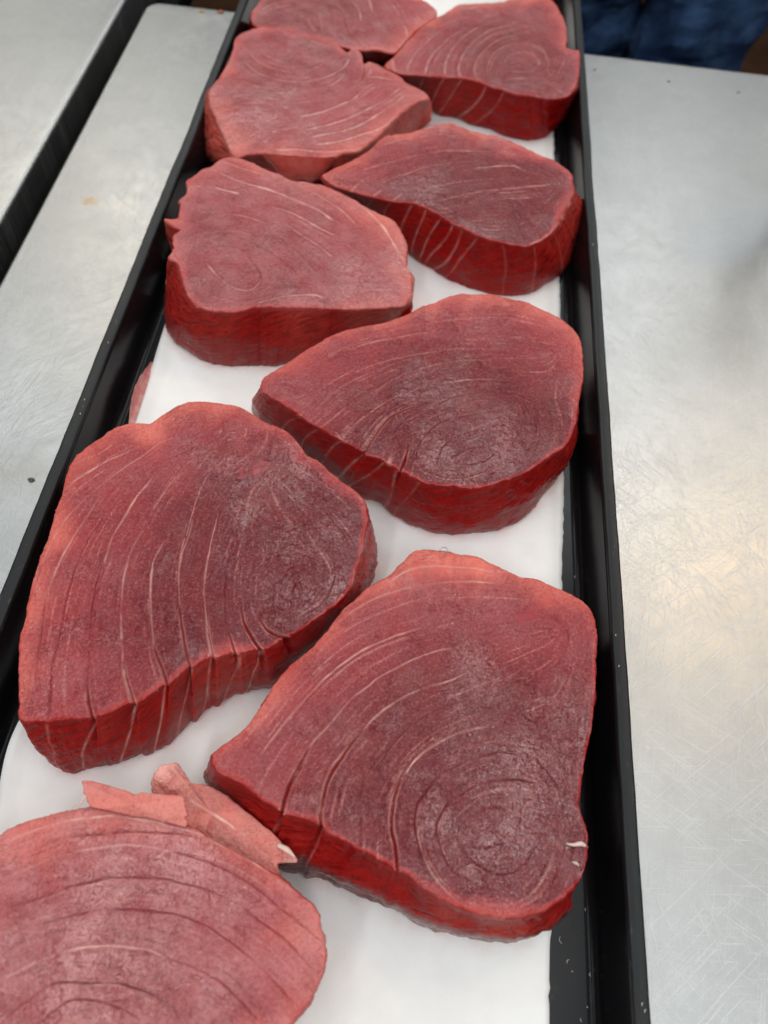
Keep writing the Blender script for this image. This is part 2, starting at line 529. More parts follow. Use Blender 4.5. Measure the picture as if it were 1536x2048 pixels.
# ------------------------------------------------------------------ the tray
tray = empty('display_tray', (0, 0.31, 0))
tag(tray, 'long black plastic display tray holding the tuna steaks', 'tray')
TY0, TY1 = -0.085, 0.80
rnd = random.Random(3)
wob = np.cumsum(np.random.RandomState(5).randn(260)) * 0.00006
wob -= np.linspace(wob[0], wob[-1], 260)
def sweep(name, prof, side, mat, wobf=0.0):
    """profile (x,z) swept down the tray's length on one side"""
    ys = np.linspace(TY0, TY1, 220)
    V, F = [], []
    m = len(prof)
    for j, y in enumerate(ys):
        for (x, z) in prof:
            V.append((side * (x + wobf * wob[j]), y - 0.31, z + 0.35 * wobf * wob[(j * 3) % 250]))
    for j in range(len(ys) - 1):
        for i in range(m - 1):
            q = (j * m + i, j * m + i + 1, (j + 1) * m + i + 1, (j + 1) * m + i)
            F.append(q if side > 0 else q[::-1])
    return mesh_obj(name, V, F, mat, tray)
def arc(cx, cz, r, a0, a1, n=6):
    return [(cx + r * math.cos(math.radians(a0 + (a1 - a0) * i / n)), cz + r * math.sin(math.radians(a0 + (a1 - a0) * i / n))) for i in range(n + 1)]
wall_p = arc(0.1165, 0.0065, 0.0045, -90, -8) + [(0.1218, 0.012), (0.1232, 0.020), (0.1243, 0.0262)]
rim_p = [(0.1243, 0.0262)] + arc(0.1259, 0.0266, 0.0014, 180, 95, 5) + [(0.1275, 0.0283), (0.1290, 0.0283)] + arc(0.1291, 0.0271, 0.0012, 85, 0, 5) + [(0.1304, 0.020), (0.1306, 0.0006)]
for s in (1, -1):
    sweep('side_wall', wall_p, s, M_PLASTIC, 0.3)
    sweep('rim', rim_p, s, M_RIM, 1.0)
mesh_obj('base', [(-0.1165, TY0 - 0.31, 0.002), (0.1165, TY0 - 0.31, 0.002), (0.1165, TY1 - 0.31, 0.002), (-0.1165, TY1 - 0.31, 0.002)], [(0, 1, 2, 3)], M_PLASTIC, tray)
for y, d in ((TY0, -1), (TY1, 1)):
    pr = [(0, 0.002), (0.003, 0.006), (0.006, 0.0265), (0.0075, 0.0283), (0.011, 0.0283), (0.0123, 0.027), (0.0128, 0.0006)]
    V = []
    for (a, z) in pr:
        for x in (-0.1306, 0.1306):
            V.append((x, y - 0.31 + d * a, z))
    F = [(2 * i, 2 * i + 1, 2 * i + 3, 2 * i + 2) if d > 0 else (2 * i, 2 * i + 2, 2 * i + 3, 2 * i + 1) for i in range(len(pr) - 1)]
    mesh_obj('end_wall', V, F, M_PLASTIC, tray)

# ------------------------------------------------------------------ the paper
FEET = []
def paper():
    nx, ny = 90, 330
    y0, y1 = -0.075, 0.775
    rs = np.random.RandomState(11)
    V, F = [], []
    jagR = np.cumsum(rs.randn(ny + 1)) * 0.00012
    jagR -= np.linspace(jagR[0], jagR[-1], ny + 1)
    fine = rs.randn(ny + 1) * 0.00018
    for j in range(ny + 1):
        y = y0 + (y1 - y0) * j / ny
        xl = -0.1120 + 0.0006 * math.sin(y * 31)
        # torn right edge: in towards the near end, out against the wall further up
        xr = np.interp(y, [-0.08, 0.0, 0.02, 0.06, 0.15, 0.20, 0.235, 0.30, 0.45, 0.53, 0.8], [0.1020, 0.1025, 0.1032, 0.1060, 0.1100, 0.1118, 0.1128, 0.1134, 0.1130, 0.1128, 0.1128])
        xr += jagR[j] * 0.6 + fine[j]
        for i in range(nx + 1):
            u = i / nx
            x = xl + (xr - xl) * u
            z = 0.0030 + 0.0003 * math.sin(x * 40 + y * 23) * math.sin(y * 31 + 1)
            # left edge curls up near the corner of the big left steak
            cz = math.exp(-((y - 0.068) / 0.022) ** 2) * max(0, (0.10 - u) / 0.10) ** 1.6
            z += 0.008 * cz
            x -= 0.0015 * cz
            cz = math.exp(-((y - 0.30) / 0.03) ** 2) * max(0, (0.05 - u) / 0.05) ** 1.5
            z += 0.002 * cz
            V.append((x, y, z))
    n = nx + 1
    for j in range(ny):
        for i in range(nx):
            F.append((j * n + i, j * n + i + 1, (j + 1) * n + i + 1, (j + 1) * n + i))
    o = mesh_obj('paper_liner', V, F, M_PAPER)
    VX = np.array(V)[:, :2] * 1000
    stain = np.zeros(len(VX))
    for foot in FEET:
        D, _ = poly_dist(VX, foot, 7)
        stain = np.maximum(stain, np.clip(1 - D / 5.0, 0, 1) ** 1.6 * 0.55)
    at = o.data.attributes.new('stain', 'FLOAT', 'POINT')
    at.data.foreach_set('value', stain.astype(np.float32))
    md = o.modifiers.new('thick', 'SOLIDIFY'); md.thickness = 0.00035; md.offset = -1
    tag(o, 'white butcher paper lining the black tray under the tuna steaks', 'paper')

# ------------------------------------------------------------------ the steaks: outlines, seams and cuts measured in millimetres
# pts: [top x,y], [bottom x,y] or None, paleness; lines: kind (v white seam, g groove, c open cut), width, strength, points
STEAKS = {
 's8': dict(
  zt=38,
  zb=3.5,
  pts=[[[38.5,161.7],None,0.8],[[44.3,163.5],None,0.9],[[54.9,163.2],None,0.9],[[65.6,162.4],None,0.8],[[74.0,159.1],None,0.7],[[82.2,155.6],None,0.6],[[91.5,154.4],None,0.6],[[100.8,150.7],None,0.7],[[109.4,147.1],None,0.5],[[113.7,141.6],None,0.3],[[115.2,133.2],None,0.2],[[114.7,123.7],None,0.2],[[113.6,108.7],None,0.1],[[112.4,97.7],None,0.1],[[110.4,88.0],None,0.05],[[107.9,78.6],None,0.05],[[106.6,69.6],None,0.05],[[105.7,62.8],None,0.05],[[107.8,56.5],None,0.05],[[108.4,51.6],None,0.05],[[108.0,47.1],None,0.05],[[106.6,42.1],None,0.05],[[103.6,37.1],None,0.05],[[98.7,32.7],[109.9,34.5],0.05],[[92.6,28.6],[105.6,29.9],0.1],[[85.2,25.9],[97.8,23.7],0.2],[[76.0,24.7],[86.6,19.8],0.25],[[66.7,25.8],[75.4,19.4],0.2],[[58.3,28.2],[62.2,20.4],0.2],[[50.6,31.6],[51.9,22.0],0.1],[[44.7,35.0],[45.0,24.5],0.1],[[40.4,35.6],[38.2,26.2],0.1],[[34.0,38.6],[28.6,28.4],0.1],[[28.6,40.6],[21.0,31.2],0.1],[[22.0,43.6],[14.5,33.3],0.1],[[14.9,46.2],[8.2,33.7],0.1],[[6.9,48.5],[1.9,34.0],0.1],[[-1.2,50.6],[-3.8,36.5],0.1],[[-8.5,53.4],[-10.6,42.1],0.1],[[-15.7,57.5],[-19.2,50.6],0.1],[[-22.5,59.6],[-27.0,56.9],0.1],[[-27.0,62.0],[-33.0,61.9],0.1],[[-28.6,65.7],[-34.7,64.4],0.2],[[-27.5,68.8],None,0.3],[[-22.5,73.8],None,0.4],[[-18.8,78.4],None,0.45],[[-16.2,83.3],None,0.5],[[-13.3,90.0],None,0.6],[[-10.3,96.9],None,0.6],[[-7.5,102.2],None,0.6],[[-2.5,107.8],None,0.6],[[2.0,113.6],None,0.6],[[6.4,121.2],None,0.5],[[10.8,129.6],None,0.5],[[15.7,135.7],None,0.5],[[20.6,142.0],None,0.5],[[27.0,147.3],None,0.6],[[32.1,153.9],None,0.7],[[35.3,158.3],None,0.8]],
  lines=[["v",0.9,0.75,[[28.4,145.0],[37.0,151.3],[46.1,154.4],[55.4,155.4],[64.7,155.9],[72.9,155.4]]],["v",0.8,0.6,[[12.2,127.3],[23.6,136.1],[32.2,141.0],[41.0,144.5],[52.3,147.2],[63.8,149.6],[73.0,150.2]]],["v",0.5,0.35,[[2.8,108.5],[10.0,118.7],[19.0,126.4],[28.5,131.8]]],["v",0.8,0.85,[[-12.0,66.6],[-8.3,74.0],[-2.9,83.9],[1.7,91.3],[4.7,95.4],[8.2,100.8],[13.8,106.5],[19.6,112.3],[25.7,116.6],[31.9,120.3],[38.2,123.4],[44.1,126.2]]],["v",0.7,0.6,[[4.9,70.6],[7.6,75.9],[10.1,79.7],[14.4,85.9],[18.7,92.8],[23.4,97.7],[29.2,103.4],[35.2,108.0],[41.3,112.2],[48.7,116.0],[57.2,119.4]]],["c",2.0,1,[[7.1,75.8],[5.0,70.1],[3.2,65.5],[1.2,60.4],[0.1,55.1],[-0.4,50.1]]],["v",0.7,0.75,[[24.3,80.9],[28.8,87.1],[34.5,93.1],[40.4,97.6],[47.5,101.5],[54.8,104.8],[63.2,109.2]]],["c",1.5,0.8,[[27.0,84.3],[21.3,76.0],[18.4,71.1],[16.0,66.9],[14.2,61.9],[13.5,56.1],[13.3,50.6],[14.6,45.3]]],["v",0.6,0.9,[[20.6,76.4],[17.8,71.6],[15.1,67.3],[13.5,61.8],[12.8,56.1],[12.7,50.5]]],["g",0.8,0.6,[[29.0,40.7],[28.6,44.1],[27.0,53.9],[26.7,60.5],[28.1,65.4],[31.6,70.7],[36.0,77.2],[39.6,82.7],[45.3,88.6],[53.3,93.8],[63.6,98.8]]],["v",0.5,0.3,[[27.4,63.4],[31.2,69.7],[36.0,76.7],[40.1,82.3]]],["v",0.8,0.85,[[41.9,68.0],[45.5,73.3],[50.2,78.4],[56.1,82.6],[62.6,86.2],[70.3,88.9]]],["c",1.6,0.9,[[42.7,70.0],[39.8,62.9],[38.5,56.2],[38.6,49.8],[40.7,42.8],[42.0,36.0]]],["g",0.8,0.7,[[82.9,79.9],[75.7,79.8],[67.6,76.4],[59.7,72.5],[53.9,68.4],[50.2,63.2],[47.2,58.1],[46.7,51.6],[48.7,44.6],[52.0,38.8]]],["v",0.5,0.35,[[74.7,78.2],[66.6,75.6],[58.8,70.9],[54.0,66.9]]],["g",0.9,0.8,[[89.0,70.5],[82.0,70.6],[74.9,69.3],[67.0,66.5],[60.3,61.4],[56.1,56.3],[54.5,50.6],[56.4,44.5],[59.6,38.8],[65.4,35.1]]],["g",0.8,0.7,[[80.1,59.9],[73.2,59.6],[67.4,56.6],[62.7,52.4],[62.4,47.9],[65.0,43.7],[69.9,40.3],[76.6,38.4],[82.3,39.9],[87.0,44.4],[89.9,49.6]]],["g",0.5,0.6,[[71.7,45.8],[76.4,47.8],[81.2,47.4]]],["g",0.5,0.6,[[91.1,77.6],[96.1,72.3],[99.0,64.9],[99.3,57.4]]],["g",0.5,0.7,[[100.1,49.3],[97.5,42.0],[94.1,35.2]]],["g",0.5,0.6,[[94.7,46.1],[92.3,40.6],[89.4,36.8]]],["g",0.4,0.5,[[102.5,47.8],[100.8,40.6],[97.4,34.3]]],["g",0.4,0.5,[[32.7,50.9],[30.1,48.3],[28.6,45.9]]]],
  walls=[[[-0.2,50.4],[-4.1,38.0],0.3],[[14.0,46.1],[9.1,34.1],0.4]],
  eye=[74.4,51.9],
  light=0,
  haze=0.08,
  wet=[[93.8,142.8,6],[88.6,137.1,5],[83.5,134.0,4],[49.6,153.6,9],[39.5,149.7,6],[64.6,156.9,8]],
  skin=1,
  sheen=[[80.3,70.2,22],[93.3,82.6,16],[99.2,94.7,14],[68.2,102.8,12],[77.0,52.6,14]],
  res=1.0,
  inset=2.5,
  center=[48.3,90.0],
  bumps=[],
 ),
 's7': dict(
  zt=38,
  zb=3.5,
  pts=[[[-89.8,212.9],None,0.9],[[-85.4,218.9],None,0.9],[[-77.6,226.2],None,0.9],[[-68.5,228.7],None,0.9],[[-59.0,229.9],None,0.8],[[-51.5,228.7],None,0.7],[[-44.7,225.0],None,0.6],[[-36.6,220.1],None,0.35],[[-27.6,216.9],None,0.25],[[-20.8,211.3],None,0.25],[[-14.9,204.1],None,0.35],[[-8.7,201.4],None,0.35],[[-2.0,195.3],None,0.35],[[5.5,190.8],None,0.35],[[11.7,186.2],None,0.35],[[15.1,181.3],None,0.3],[[16.4,172.2],[18.2,186.1],0.2],[[16.3,160.7],[21.6,176.7],0.2],[[15.0,150.7],[23.2,168.0],0.2],[[13.3,140.9],[22.0,159.8],0.2],[[10.0,134.1],[18.1,152.1],0.1],[[5.0,128.3],[11.3,141.0],0.1],[[-1.3,121.9],[4.7,130.3],0.05],[[-8.4,115.7],[-4.7,117.8],0.1],[[-15.5,110.1],[-14.2,105.5],0.2],[[-26.8,106.2],[-26.8,99.9],0.2],[[-35.7,103.3],[-37.5,94.0],0.2],[[-43.1,99.0],[-44.3,86.5],0.15],[[-51.8,90.3],[-53.3,75.7],0.1],[[-62.0,81.7],[-62.1,69.6],0.1],[[-74.4,75.4],[-74.1,64.8],0.1],[[-84.8,72.5],[-83.3,61.5],0.1],[[-93.7,71.1],[-89.2,60.4],0.15],[[-100.6,70.6],[-94.7,63.8],0.3],[[-103.2,76.2],None,0.4],[[-104.8,81.8],None,0.45],[[-107.1,87.5],None,0.45],[[-109.3,94.4],None,0.5],[[-111.2,100.9],None,0.5],[[-113.2,111.9],None,0.6],[[-114.7,120.6],None,0.6],[[-115.2,129.7],None,0.6],[[-115.6,141.6],None,0.6],[[-115.8,150.2],None,0.6],[[-116.5,158.9],None,0.6],[[-116.8,166.7],None,0.6],[[-117.9,178.6],None,0.6],[[-117.4,187.7],None,0.6],[[-113.6,193.9],None,0.7],[[-108.6,200.4],None,0.7],[[-105.0,206.1],None,0.8],[[-100.9,210.4],None,0.9],[[-94.4,212.5],None,0.9]],
  lines=[["v",0.5,0.6,[[-102.4,197.0],[-107.0,191.3],[-112.6,187.0],[-116.8,184.0]]],["v",0.7,0.8,[[-89.6,198.9],[-100.8,189.4],[-106.8,182.9],[-112.8,176.6],[-116.9,168.6]]],["v",0.6,0.5,[[-76.0,205.3],[-81.2,202.3],[-87.9,192.7],[-94.9,184.7],[-101.2,175.6],[-107.1,165.4],[-111.3,154.6],[-112.9,143.2],[-113.5,132.3]]],["v",0.7,0.6,[[-100.1,171.7],[-103.0,155.7],[-105.1,145.4],[-106.9,134.4],[-107.4,125.0],[-106.5,116.1]]],["g",1.0,0.7,[[-107.4,125.0],[-106.5,116.1],[-103.9,105.5],[-102.0,95.3],[-98.2,80.7]]],["g",0.8,0.8,[[-95.0,161.9],[-97.3,151.5],[-98.9,139.0],[-99.4,127.2],[-98.7,117.1],[-97.1,107.5],[-96.2,100.2],[-95.2,91.0],[-92.0,78.5],[-90.3,72.0]]],["v",0.4,0.4,[[-96.7,152.8],[-98.6,141.5],[-99.1,129.6]]],["v",0.7,0.85,[[-79.2,185.6],[-82.6,176.9],[-85.1,169.8],[-86.8,161.8],[-88.2,155.2],[-89.1,148.9],[-88.9,142.8],[-88.7,136.8]]],["g",0.7,0.7,[[-88.7,136.8],[-89.2,129.7],[-88.4,121.8],[-87.1,113.1],[-84.6,102.7],[-82.1,92.6],[-80.6,86.3]]],["c",1.6,0.9,[[-81.0,87.7],[-79.1,83.0],[-77.1,78.4],[-74.5,73.9]]],["v",0.6,0.7,[[-77.2,156.7],[-79.1,147.8],[-79.4,139.2],[-78.9,129.9],[-76.8,119.9],[-75.0,112.5],[-72.2,104.2]]],["v",0.6,0.8,[[-72.5,105.3],[-70.5,99.2],[-68.8,94.3],[-66.7,89.5],[-61.8,81.7]]],["c",1.3,0.8,[[-70.3,98.2],[-67.7,92.4],[-65.1,87.7],[-61.1,81.3]]],["v",0.6,0.8,[[-67.3,151.8],[-68.9,145.5],[-69.1,138.2],[-67.6,129.1],[-64.4,118.2],[-62.0,110.9],[-59.5,103.7]]],["c",1.0,0.7,[[-62.3,111.9],[-59.1,103.8],[-55.5,98.0],[-52.5,93.2],[-50.3,88.5]]],["v",0.6,0.6,[[-58.3,164.5],[-58.2,154.3],[-58.8,145.6],[-58.1,137.3],[-55.7,128.4],[-53.8,121.8]]],["c",0.8,0.7,[[-54.3,122.9],[-52.3,117.6],[-50.3,112.4],[-47.1,104.2],[-44.1,98.4]]],["v",0.6,0.7,[[-48.2,168.5],[-48.2,158.2],[-47.9,149.5],[-47.6,141.1],[-46.3,131.9],[-43.8,123.1],[-41.4,115.7],[-38.9,108.4],[-36.0,102.5]]],["c",0.7,0.7,[[-44.0,124.2],[-41.1,115.7],[-38.5,108.5],[-35.8,102.5]]],["g",0.6,0.6,[[-39.2,156.9],[-39.0,148.3],[-38.4,137.6],[-36.3,125.2],[-33.5,116.7],[-30.0,109.6],[-27.6,105.1]]],["c",0.9,0.8,[[-32.6,114.6],[-30.0,109.6],[-27.3,104.6]]],["c",1.5,0.9,[[-29.6,125.0],[-27.5,119.6],[-24.0,114.6],[-20.7,110.7],[-17.0,107.2]]],["c",1.6,0.9,[[-21.7,121.5],[-17.9,117.6],[-13.5,115.4],[-8.8,114.9]]],["g",0.5,0.5,[[-15.2,137.2],[-14.9,141.9],[-12.4,145.8],[-7.3,147.7],[-1.6,145.4],[1.4,139.3]]],["g",0.5,0.6,[[-10.2,132.6],[-10.3,136.6],[-8.6,139.2],[-6.6,136.5],[-7.1,133.0],[-9.5,131.5]]],["g",0.5,0.4,[[-14.7,122.4],[-17.4,128.8],[-17.5,135.7]]],["g",0.5,0.5,[[-4.0,126.0],[1.6,130.1],[4.9,136.3],[5.9,144.7]]],["g",0.4,0.5,[[-13.5,173.3],[-5.9,166.6],[0.8,158.6],[6.3,149.5]]],["g",0.4,0.5,[[-9.1,180.6],[-0.1,172.6],[7.8,163.4],[12.1,155.2]]],["g",0.4,0.4,[[-20.1,192.7],[-8.5,184.7],[2.7,176.9],[11.5,169.0]]],["g",0.6,0.6,[[-31.8,213.3],[-32.2,203.7],[-34.5,196.2],[-39.5,192.0]]],["v",0.6,0.6,[[9.1,136.8],[12.6,133.8]]]],
  walls=[[[-61.7,81.4],[-69.4,65.4],1],[[-51.5,89.8],[-57.9,72.4],1],[[-44.1,98.2],[-50.1,79.9],0.6],[[-36.0,102.7],[-43.3,89.0],0.7],[[-27.3,104.8],[-34.7,96.0],0.5],[[-17.0,106.9],[-28.3,99.3],0.8],[[-74.7,73.7],[-83.8,61.5],0.6],[[-90.1,71.5],[-91.5,61.7],0.4]],
  eye=[-8.6,135.7],
  light=0,
  haze=0.0,
  wet=[[-36.1,192.5,5],[-42.4,189.5,4],[-32.3,196.5,4],[-15.6,186.4,4]],
  skin=0.25,
  sheen=[[-7.7,164.9,22],[-23.9,183.3,18],[0.7,137.2,14]],
  res=1.0,
  inset=6,
  center=[-53.3,142.7],
  bumps=[],
 ),
 's6': dict(
  zt=39,
  zb=3.5,
  pts=[[[31.7,309.0],None,0.5],[[39.9,315.6],None,0.8],[[53.3,322.9],None,0.9],[[65.7,324.8],None,0.9],[[77.1,322.8],None,0.8],[[87.1,320.6],None,0.8],[[97.0,316.4],None,0.9],[[105.6,311.8],None,0.9],[[111.5,304.2],None,0.7],[[114.3,297.2],None,0.6],[[114.8,285.0],None,0.5],[[114.5,269.2],None,0.35],[[112.4,258.3],None,0.3],[[110.9,249.2],None,0.2],[[108.9,237.5],[119.4,263.7],0.2],[[104.7,226.4],[113.8,239.3],0.15],[[98.0,220.0],[108.8,229.1],0.15],[[91.4,213.1],[100.9,216.0],0.1],[[82.9,206.0],[92.8,204.3],0.1],[[72.3,200.2],[80.3,195.9],0.1],[[63.0,196.1],[66.8,191.4],0.1],[[53.6,196.0],[54.4,189.7],0.1],[[44.2,195.3],[41.9,191.2],0.1],[[36.7,197.2],[32.5,194.9],0.1],[[30.1,200.3],[26.4,198.3],0.05],[[24.7,201.5],[19.1,203.1],0.05],[[19.0,205.8],[10.7,205.6],0.05],[[10.1,208.9],[1.4,210.9],0.05],[[-0.1,213.4],[-11.0,220.2],0.05],[[-11.8,219.4],[-23.0,228.7],0.05],[[-22.6,225.8],[-34.4,236.2],0.05],[[-34.8,233.0],[-45.0,241.5],0.1],[[-41.1,236.1],[-51.2,247.5],0.1],[[-42.7,238.7],[-52.8,252.0],0.2],[[-43.0,244.6],None,0.4],[[-40.0,249.6],None,0.45],[[-34.2,255.8],None,0.5],[[-26.6,265.5],None,0.5],[[-20.6,272.0],None,0.5],[[-13.4,279.6],None,0.5],[[-5.8,285.0],None,0.5],[[3.2,289.8],None,0.5],[[13.5,294.8],None,0.5],[[22.6,300.6],None,0.5]],
  lines=[["v",0.6,0.5,[[-0.9,273.6],[12.5,280.6],[24.0,284.9],[35.6,289.3]]],["v",0.5,0.35,[[19.6,268.2],[34.2,274.5],[48.1,279.6],[61.0,281.2]]],["v",0.5,0.4,[[0.1,255.9],[9.6,263.2],[22.9,270.3]]],["v",0.5,0.3,[[-14.8,264.3],[-3.3,274.0],[7.8,279.9]]],["v",0.4,0.3,[[35.1,296.7],[53.0,302.2],[71.2,306.1],[87.1,303.6]]],["g",0.5,0.5,[[34.9,249.3],[43.7,254.4],[54.9,258.4],[69.8,261.5],[82.5,261.6]]],["g",0.5,0.5,[[16.4,242.0],[21.5,247.2],[28.8,254.3],[37.6,259.5]]],["v",0.5,0.5,[[-0.6,234.4],[-4.3,228.8],[-8.9,222.6],[-11.8,218.3]]],["g",0.5,0.5,[[16.3,253.9],[9.1,246.8],[2.2,238.4],[-1.5,232.8]]],["v",0.6,0.7,[[8.8,229.4],[6.0,225.5],[2.3,220.1],[-0.5,212.6]]],["v",0.5,0.5,[[-4.0,218.5],[-1.5,215.5],[0.5,213.1]]],["c",0.8,0.7,[[34.5,240.5],[28.1,236.6],[21.9,231.4],[17.1,223.7],[13.6,216.3],[10.8,208.2]]],["g",0.6,0.6,[[28.7,229.6],[25.2,224.9],[22.5,219.0],[20.9,213.4],[19.7,205.3]]],["v",0.4,0.5,[[-19.8,229.3],[-21.8,224.8]]],["c",2.0,1,[[30.7,215.5],[30.1,210.1],[29.1,204.0],[27.2,197.3]]],["g",0.6,0.6,[[34.9,206.2],[35.3,215.5],[40.0,225.7],[48.3,233.3],[57.0,237.0],[64.7,239.6]]],["g",0.6,0.6,[[42.2,241.6],[52.0,249.0],[64.3,253.4],[78.0,254.8],[84.8,252.6]]],["g",0.5,0.6,[[48.0,220.1],[55.3,225.6],[64.0,229.6]]],["g",0.5,0.6,[[50.6,211.1],[57.9,216.8],[67.5,220.5]]],["g",0.5,0.5,[[44.5,206.3],[46.1,215.8],[51.1,223.3]]],["g",0.5,0.5,[[58.3,208.3],[66.7,212.1],[71.9,218.2]]],["g",0.4,0.5,[[39.4,202.9],[48.1,200.3],[58.6,201.8],[69.0,207.2]]],["g",0.4,0.5,[[88.2,245.8],[90.4,234.7],[88.2,223.3]]],["g",0.4,0.5,[[96.2,247.0],[98.2,235.9],[94.8,224.3]]],["g",0.4,0.4,[[81.5,244.7],[82.7,233.5],[78.4,221.9]]]],
  walls=[[[-21.8,224.8],[-33.9,243.9],0.5],[[-11.6,218.6],[-22.9,235.7],0.6],[[-0.5,212.6],[-10.3,227.2],0.6],[[10.8,208.2],[-1.4,218.3],0.8],[[19.7,205.0],[5.8,213.0],0.6],[[27.2,197.3],[22.8,200.2],0.5],[[36.7,196.8],[27.7,196.9],0.3]],
  eye=[62.2,216.8],
  light=0,
  haze=0.05,
  wet=[],
  skin=0.35,
  sheen=[[61.5,223.1,22],[43.2,251.2,14]],
  res=0.8,
  inset=2.5,
  center=[38.3,249.8],
  bumps=[],
 ),
 's5': dict(
  zt=38,
  zb=3.5,
  pts=[[[-100.7,412.5],None,0.5],[[-95.4,416.2],None,0.4],[[-88.9,416.6],None,0.5],[[-80.6,413.7],None,0.6],[[-73.2,409.7],None,0.5],[[-63.8,406.1],None,0.5],[[-54.2,400.9],None,0.5],[[-45.6,401.7],None,0.6],[[-36.8,400.8],None,0.7],[[-27.6,397.3],None,0.8],[[-18.3,392.2],None,0.8],[[-9.1,387.1],None,0.9],[[-0.0,382.1],None,1],[[8.9,378.0],None,1],[[13.8,370.0],None,1],[[18.3,359.7],None,1],[[18.9,347.4],None,1],[[19.7,340.1],None,1],[[22.8,336.2],None,1],[[24.7,332.1],None,1],[[23.8,324.7],None,1],[[24.2,317.0],None,0.9],[[21.2,308.1],[23.0,340.9],0.9],[[11.8,305.0],[15.3,325.4],0.8],[[-2.2,301.5],[-0.1,311.3],0.7],[[-16.3,298.7],[-15.3,300.3],0.6],[[-30.4,297.1],[-29.4,291.2],0.4],[[-44.5,295.6],[-45.6,284.8],0.25],[[-55.5,292.8],[-56.3,282.9],0.15],[[-64.1,288.4],[-67.0,280.9],0.15],[[-73.2,286.9],[-76.9,279.9],0.15],[[-80.9,287.6],[-87.4,281.7],0.15],[[-87.3,290.6],[-97.6,288.5],0.15],[[-93.6,299.0],[-106.0,294.1],0.15],[[-98.9,309.3],[-112.0,304.5],0.15],[[-102.7,318.7],[-117.4,324.1],0.2],[[-108.9,322.0],None,0.4],[[-107.8,329.5],None,0.4],[[-110.8,339.6],None,0.4],[[-108.2,345.5],None,0.4],[[-113.2,348.5],None,0.5],[[-119.0,354.2],None,0.6],[[-112.1,355.3],None,0.5],[[-112.7,366.2],None,0.4],[[-114.3,370.0],None,0.4],[[-112.3,375.4],None,0.4],[[-112.3,381.3],None,0.4],[[-114.5,386.8],None,0.4],[[-112.0,392.5],None,0.4],[[-107.6,401.3],None,0.5],[[-103.3,406.5],None,0.5]],
  lines=[["v",1.52,1,[[-97.9,399.6],[-89.1,396.0],[-78.5,391.9],[-67.4,389.7],[-56.0,385.9],[-46.8,381.8],[-37.7,377.6],[-30.6,372.4],[-24.1,367.1]]],["v",1.33,1,[[-107.7,383.0],[-99.7,385.3],[-90.8,383.6],[-81.4,382.0]]],["v",1.14,0.6,[[-98.8,411.0],[-85.7,406.4],[-69.7,402.4]]],["v",1.14,0.75,[[-51.5,397.9],[-39.7,391.5],[-30.2,384.9],[-20.6,376.7],[-12.0,366.9]]],["v",1.52,1,[[-24.0,394.5],[-12.3,386.5],[-2.6,376.7],[4.7,366.7],[11.0,355.3],[17.6,344.2]]],["v",1.14,0.9,[[-62.5,374.7],[-51.5,371.8],[-41.2,366.4],[-33.2,361.4],[-22.0,355.6]]],["v",1.14,0.75,[[-51.8,361.2],[-41.3,353.7],[-29.8,345.7],[-21.7,338.0]]],["v",0.95,0.45,[[-97.0,354.6],[-84.4,363.3],[-70.8,362.6],[-61.9,359.4]]],["v",0.95,0.45,[[-90.7,344.8],[-79.6,349.9],[-68.1,348.8]]],["g",0.5,0.6,[[-67.0,342.9],[-53.4,334.7],[-44.1,327.4],[-37.5,320.6]]],["g",0.5,0.5,[[-54.0,349.8],[-38.7,337.3],[-27.8,324.5]]],["g",0.5,0.6,[[-89.7,326.8],[-87.2,333.2],[-79.0,337.4],[-69.5,334.8],[-63.9,326.9],[-58.5,319.1],[-56.2,312.4]]],["v",0.76,0.75,[[-56.2,312.4],[-59.8,305.5],[-65.4,304.3],[-72.6,306.8],[-79.7,312.6],[-87.5,321.3]]],["v",1.33,0.75,[[-56.0,295.8],[-45.6,301.7],[-36.5,305.3],[-27.1,306.9],[-21.1,305.1]]],["v",0.76,0.6,[[-29.1,307.2],[-23.3,300.7]]],["v",0.76,0.6,[[-18.3,306.3],[-15.4,300.6]]],["v",0.76,0.52,[[-7.4,312.3],[-4.3,302.5]]],["v",0.76,0.52,[[3.0,315.5],[6.5,305.0]]]],
  walls=[],
  eye=[-75.5,320.5],
  light=0.25,
  haze=0.55,
  wet=[],
  skin=0.5,
  sheen=[[0.8,323.5,20],[12.7,341.7,14]],
  res=0.75,
  inset=2.5,
  center=[-47.8,343.2],
  bumps=[],
 ),
 's4': dict(
  zt=39,
  zb=3.5,
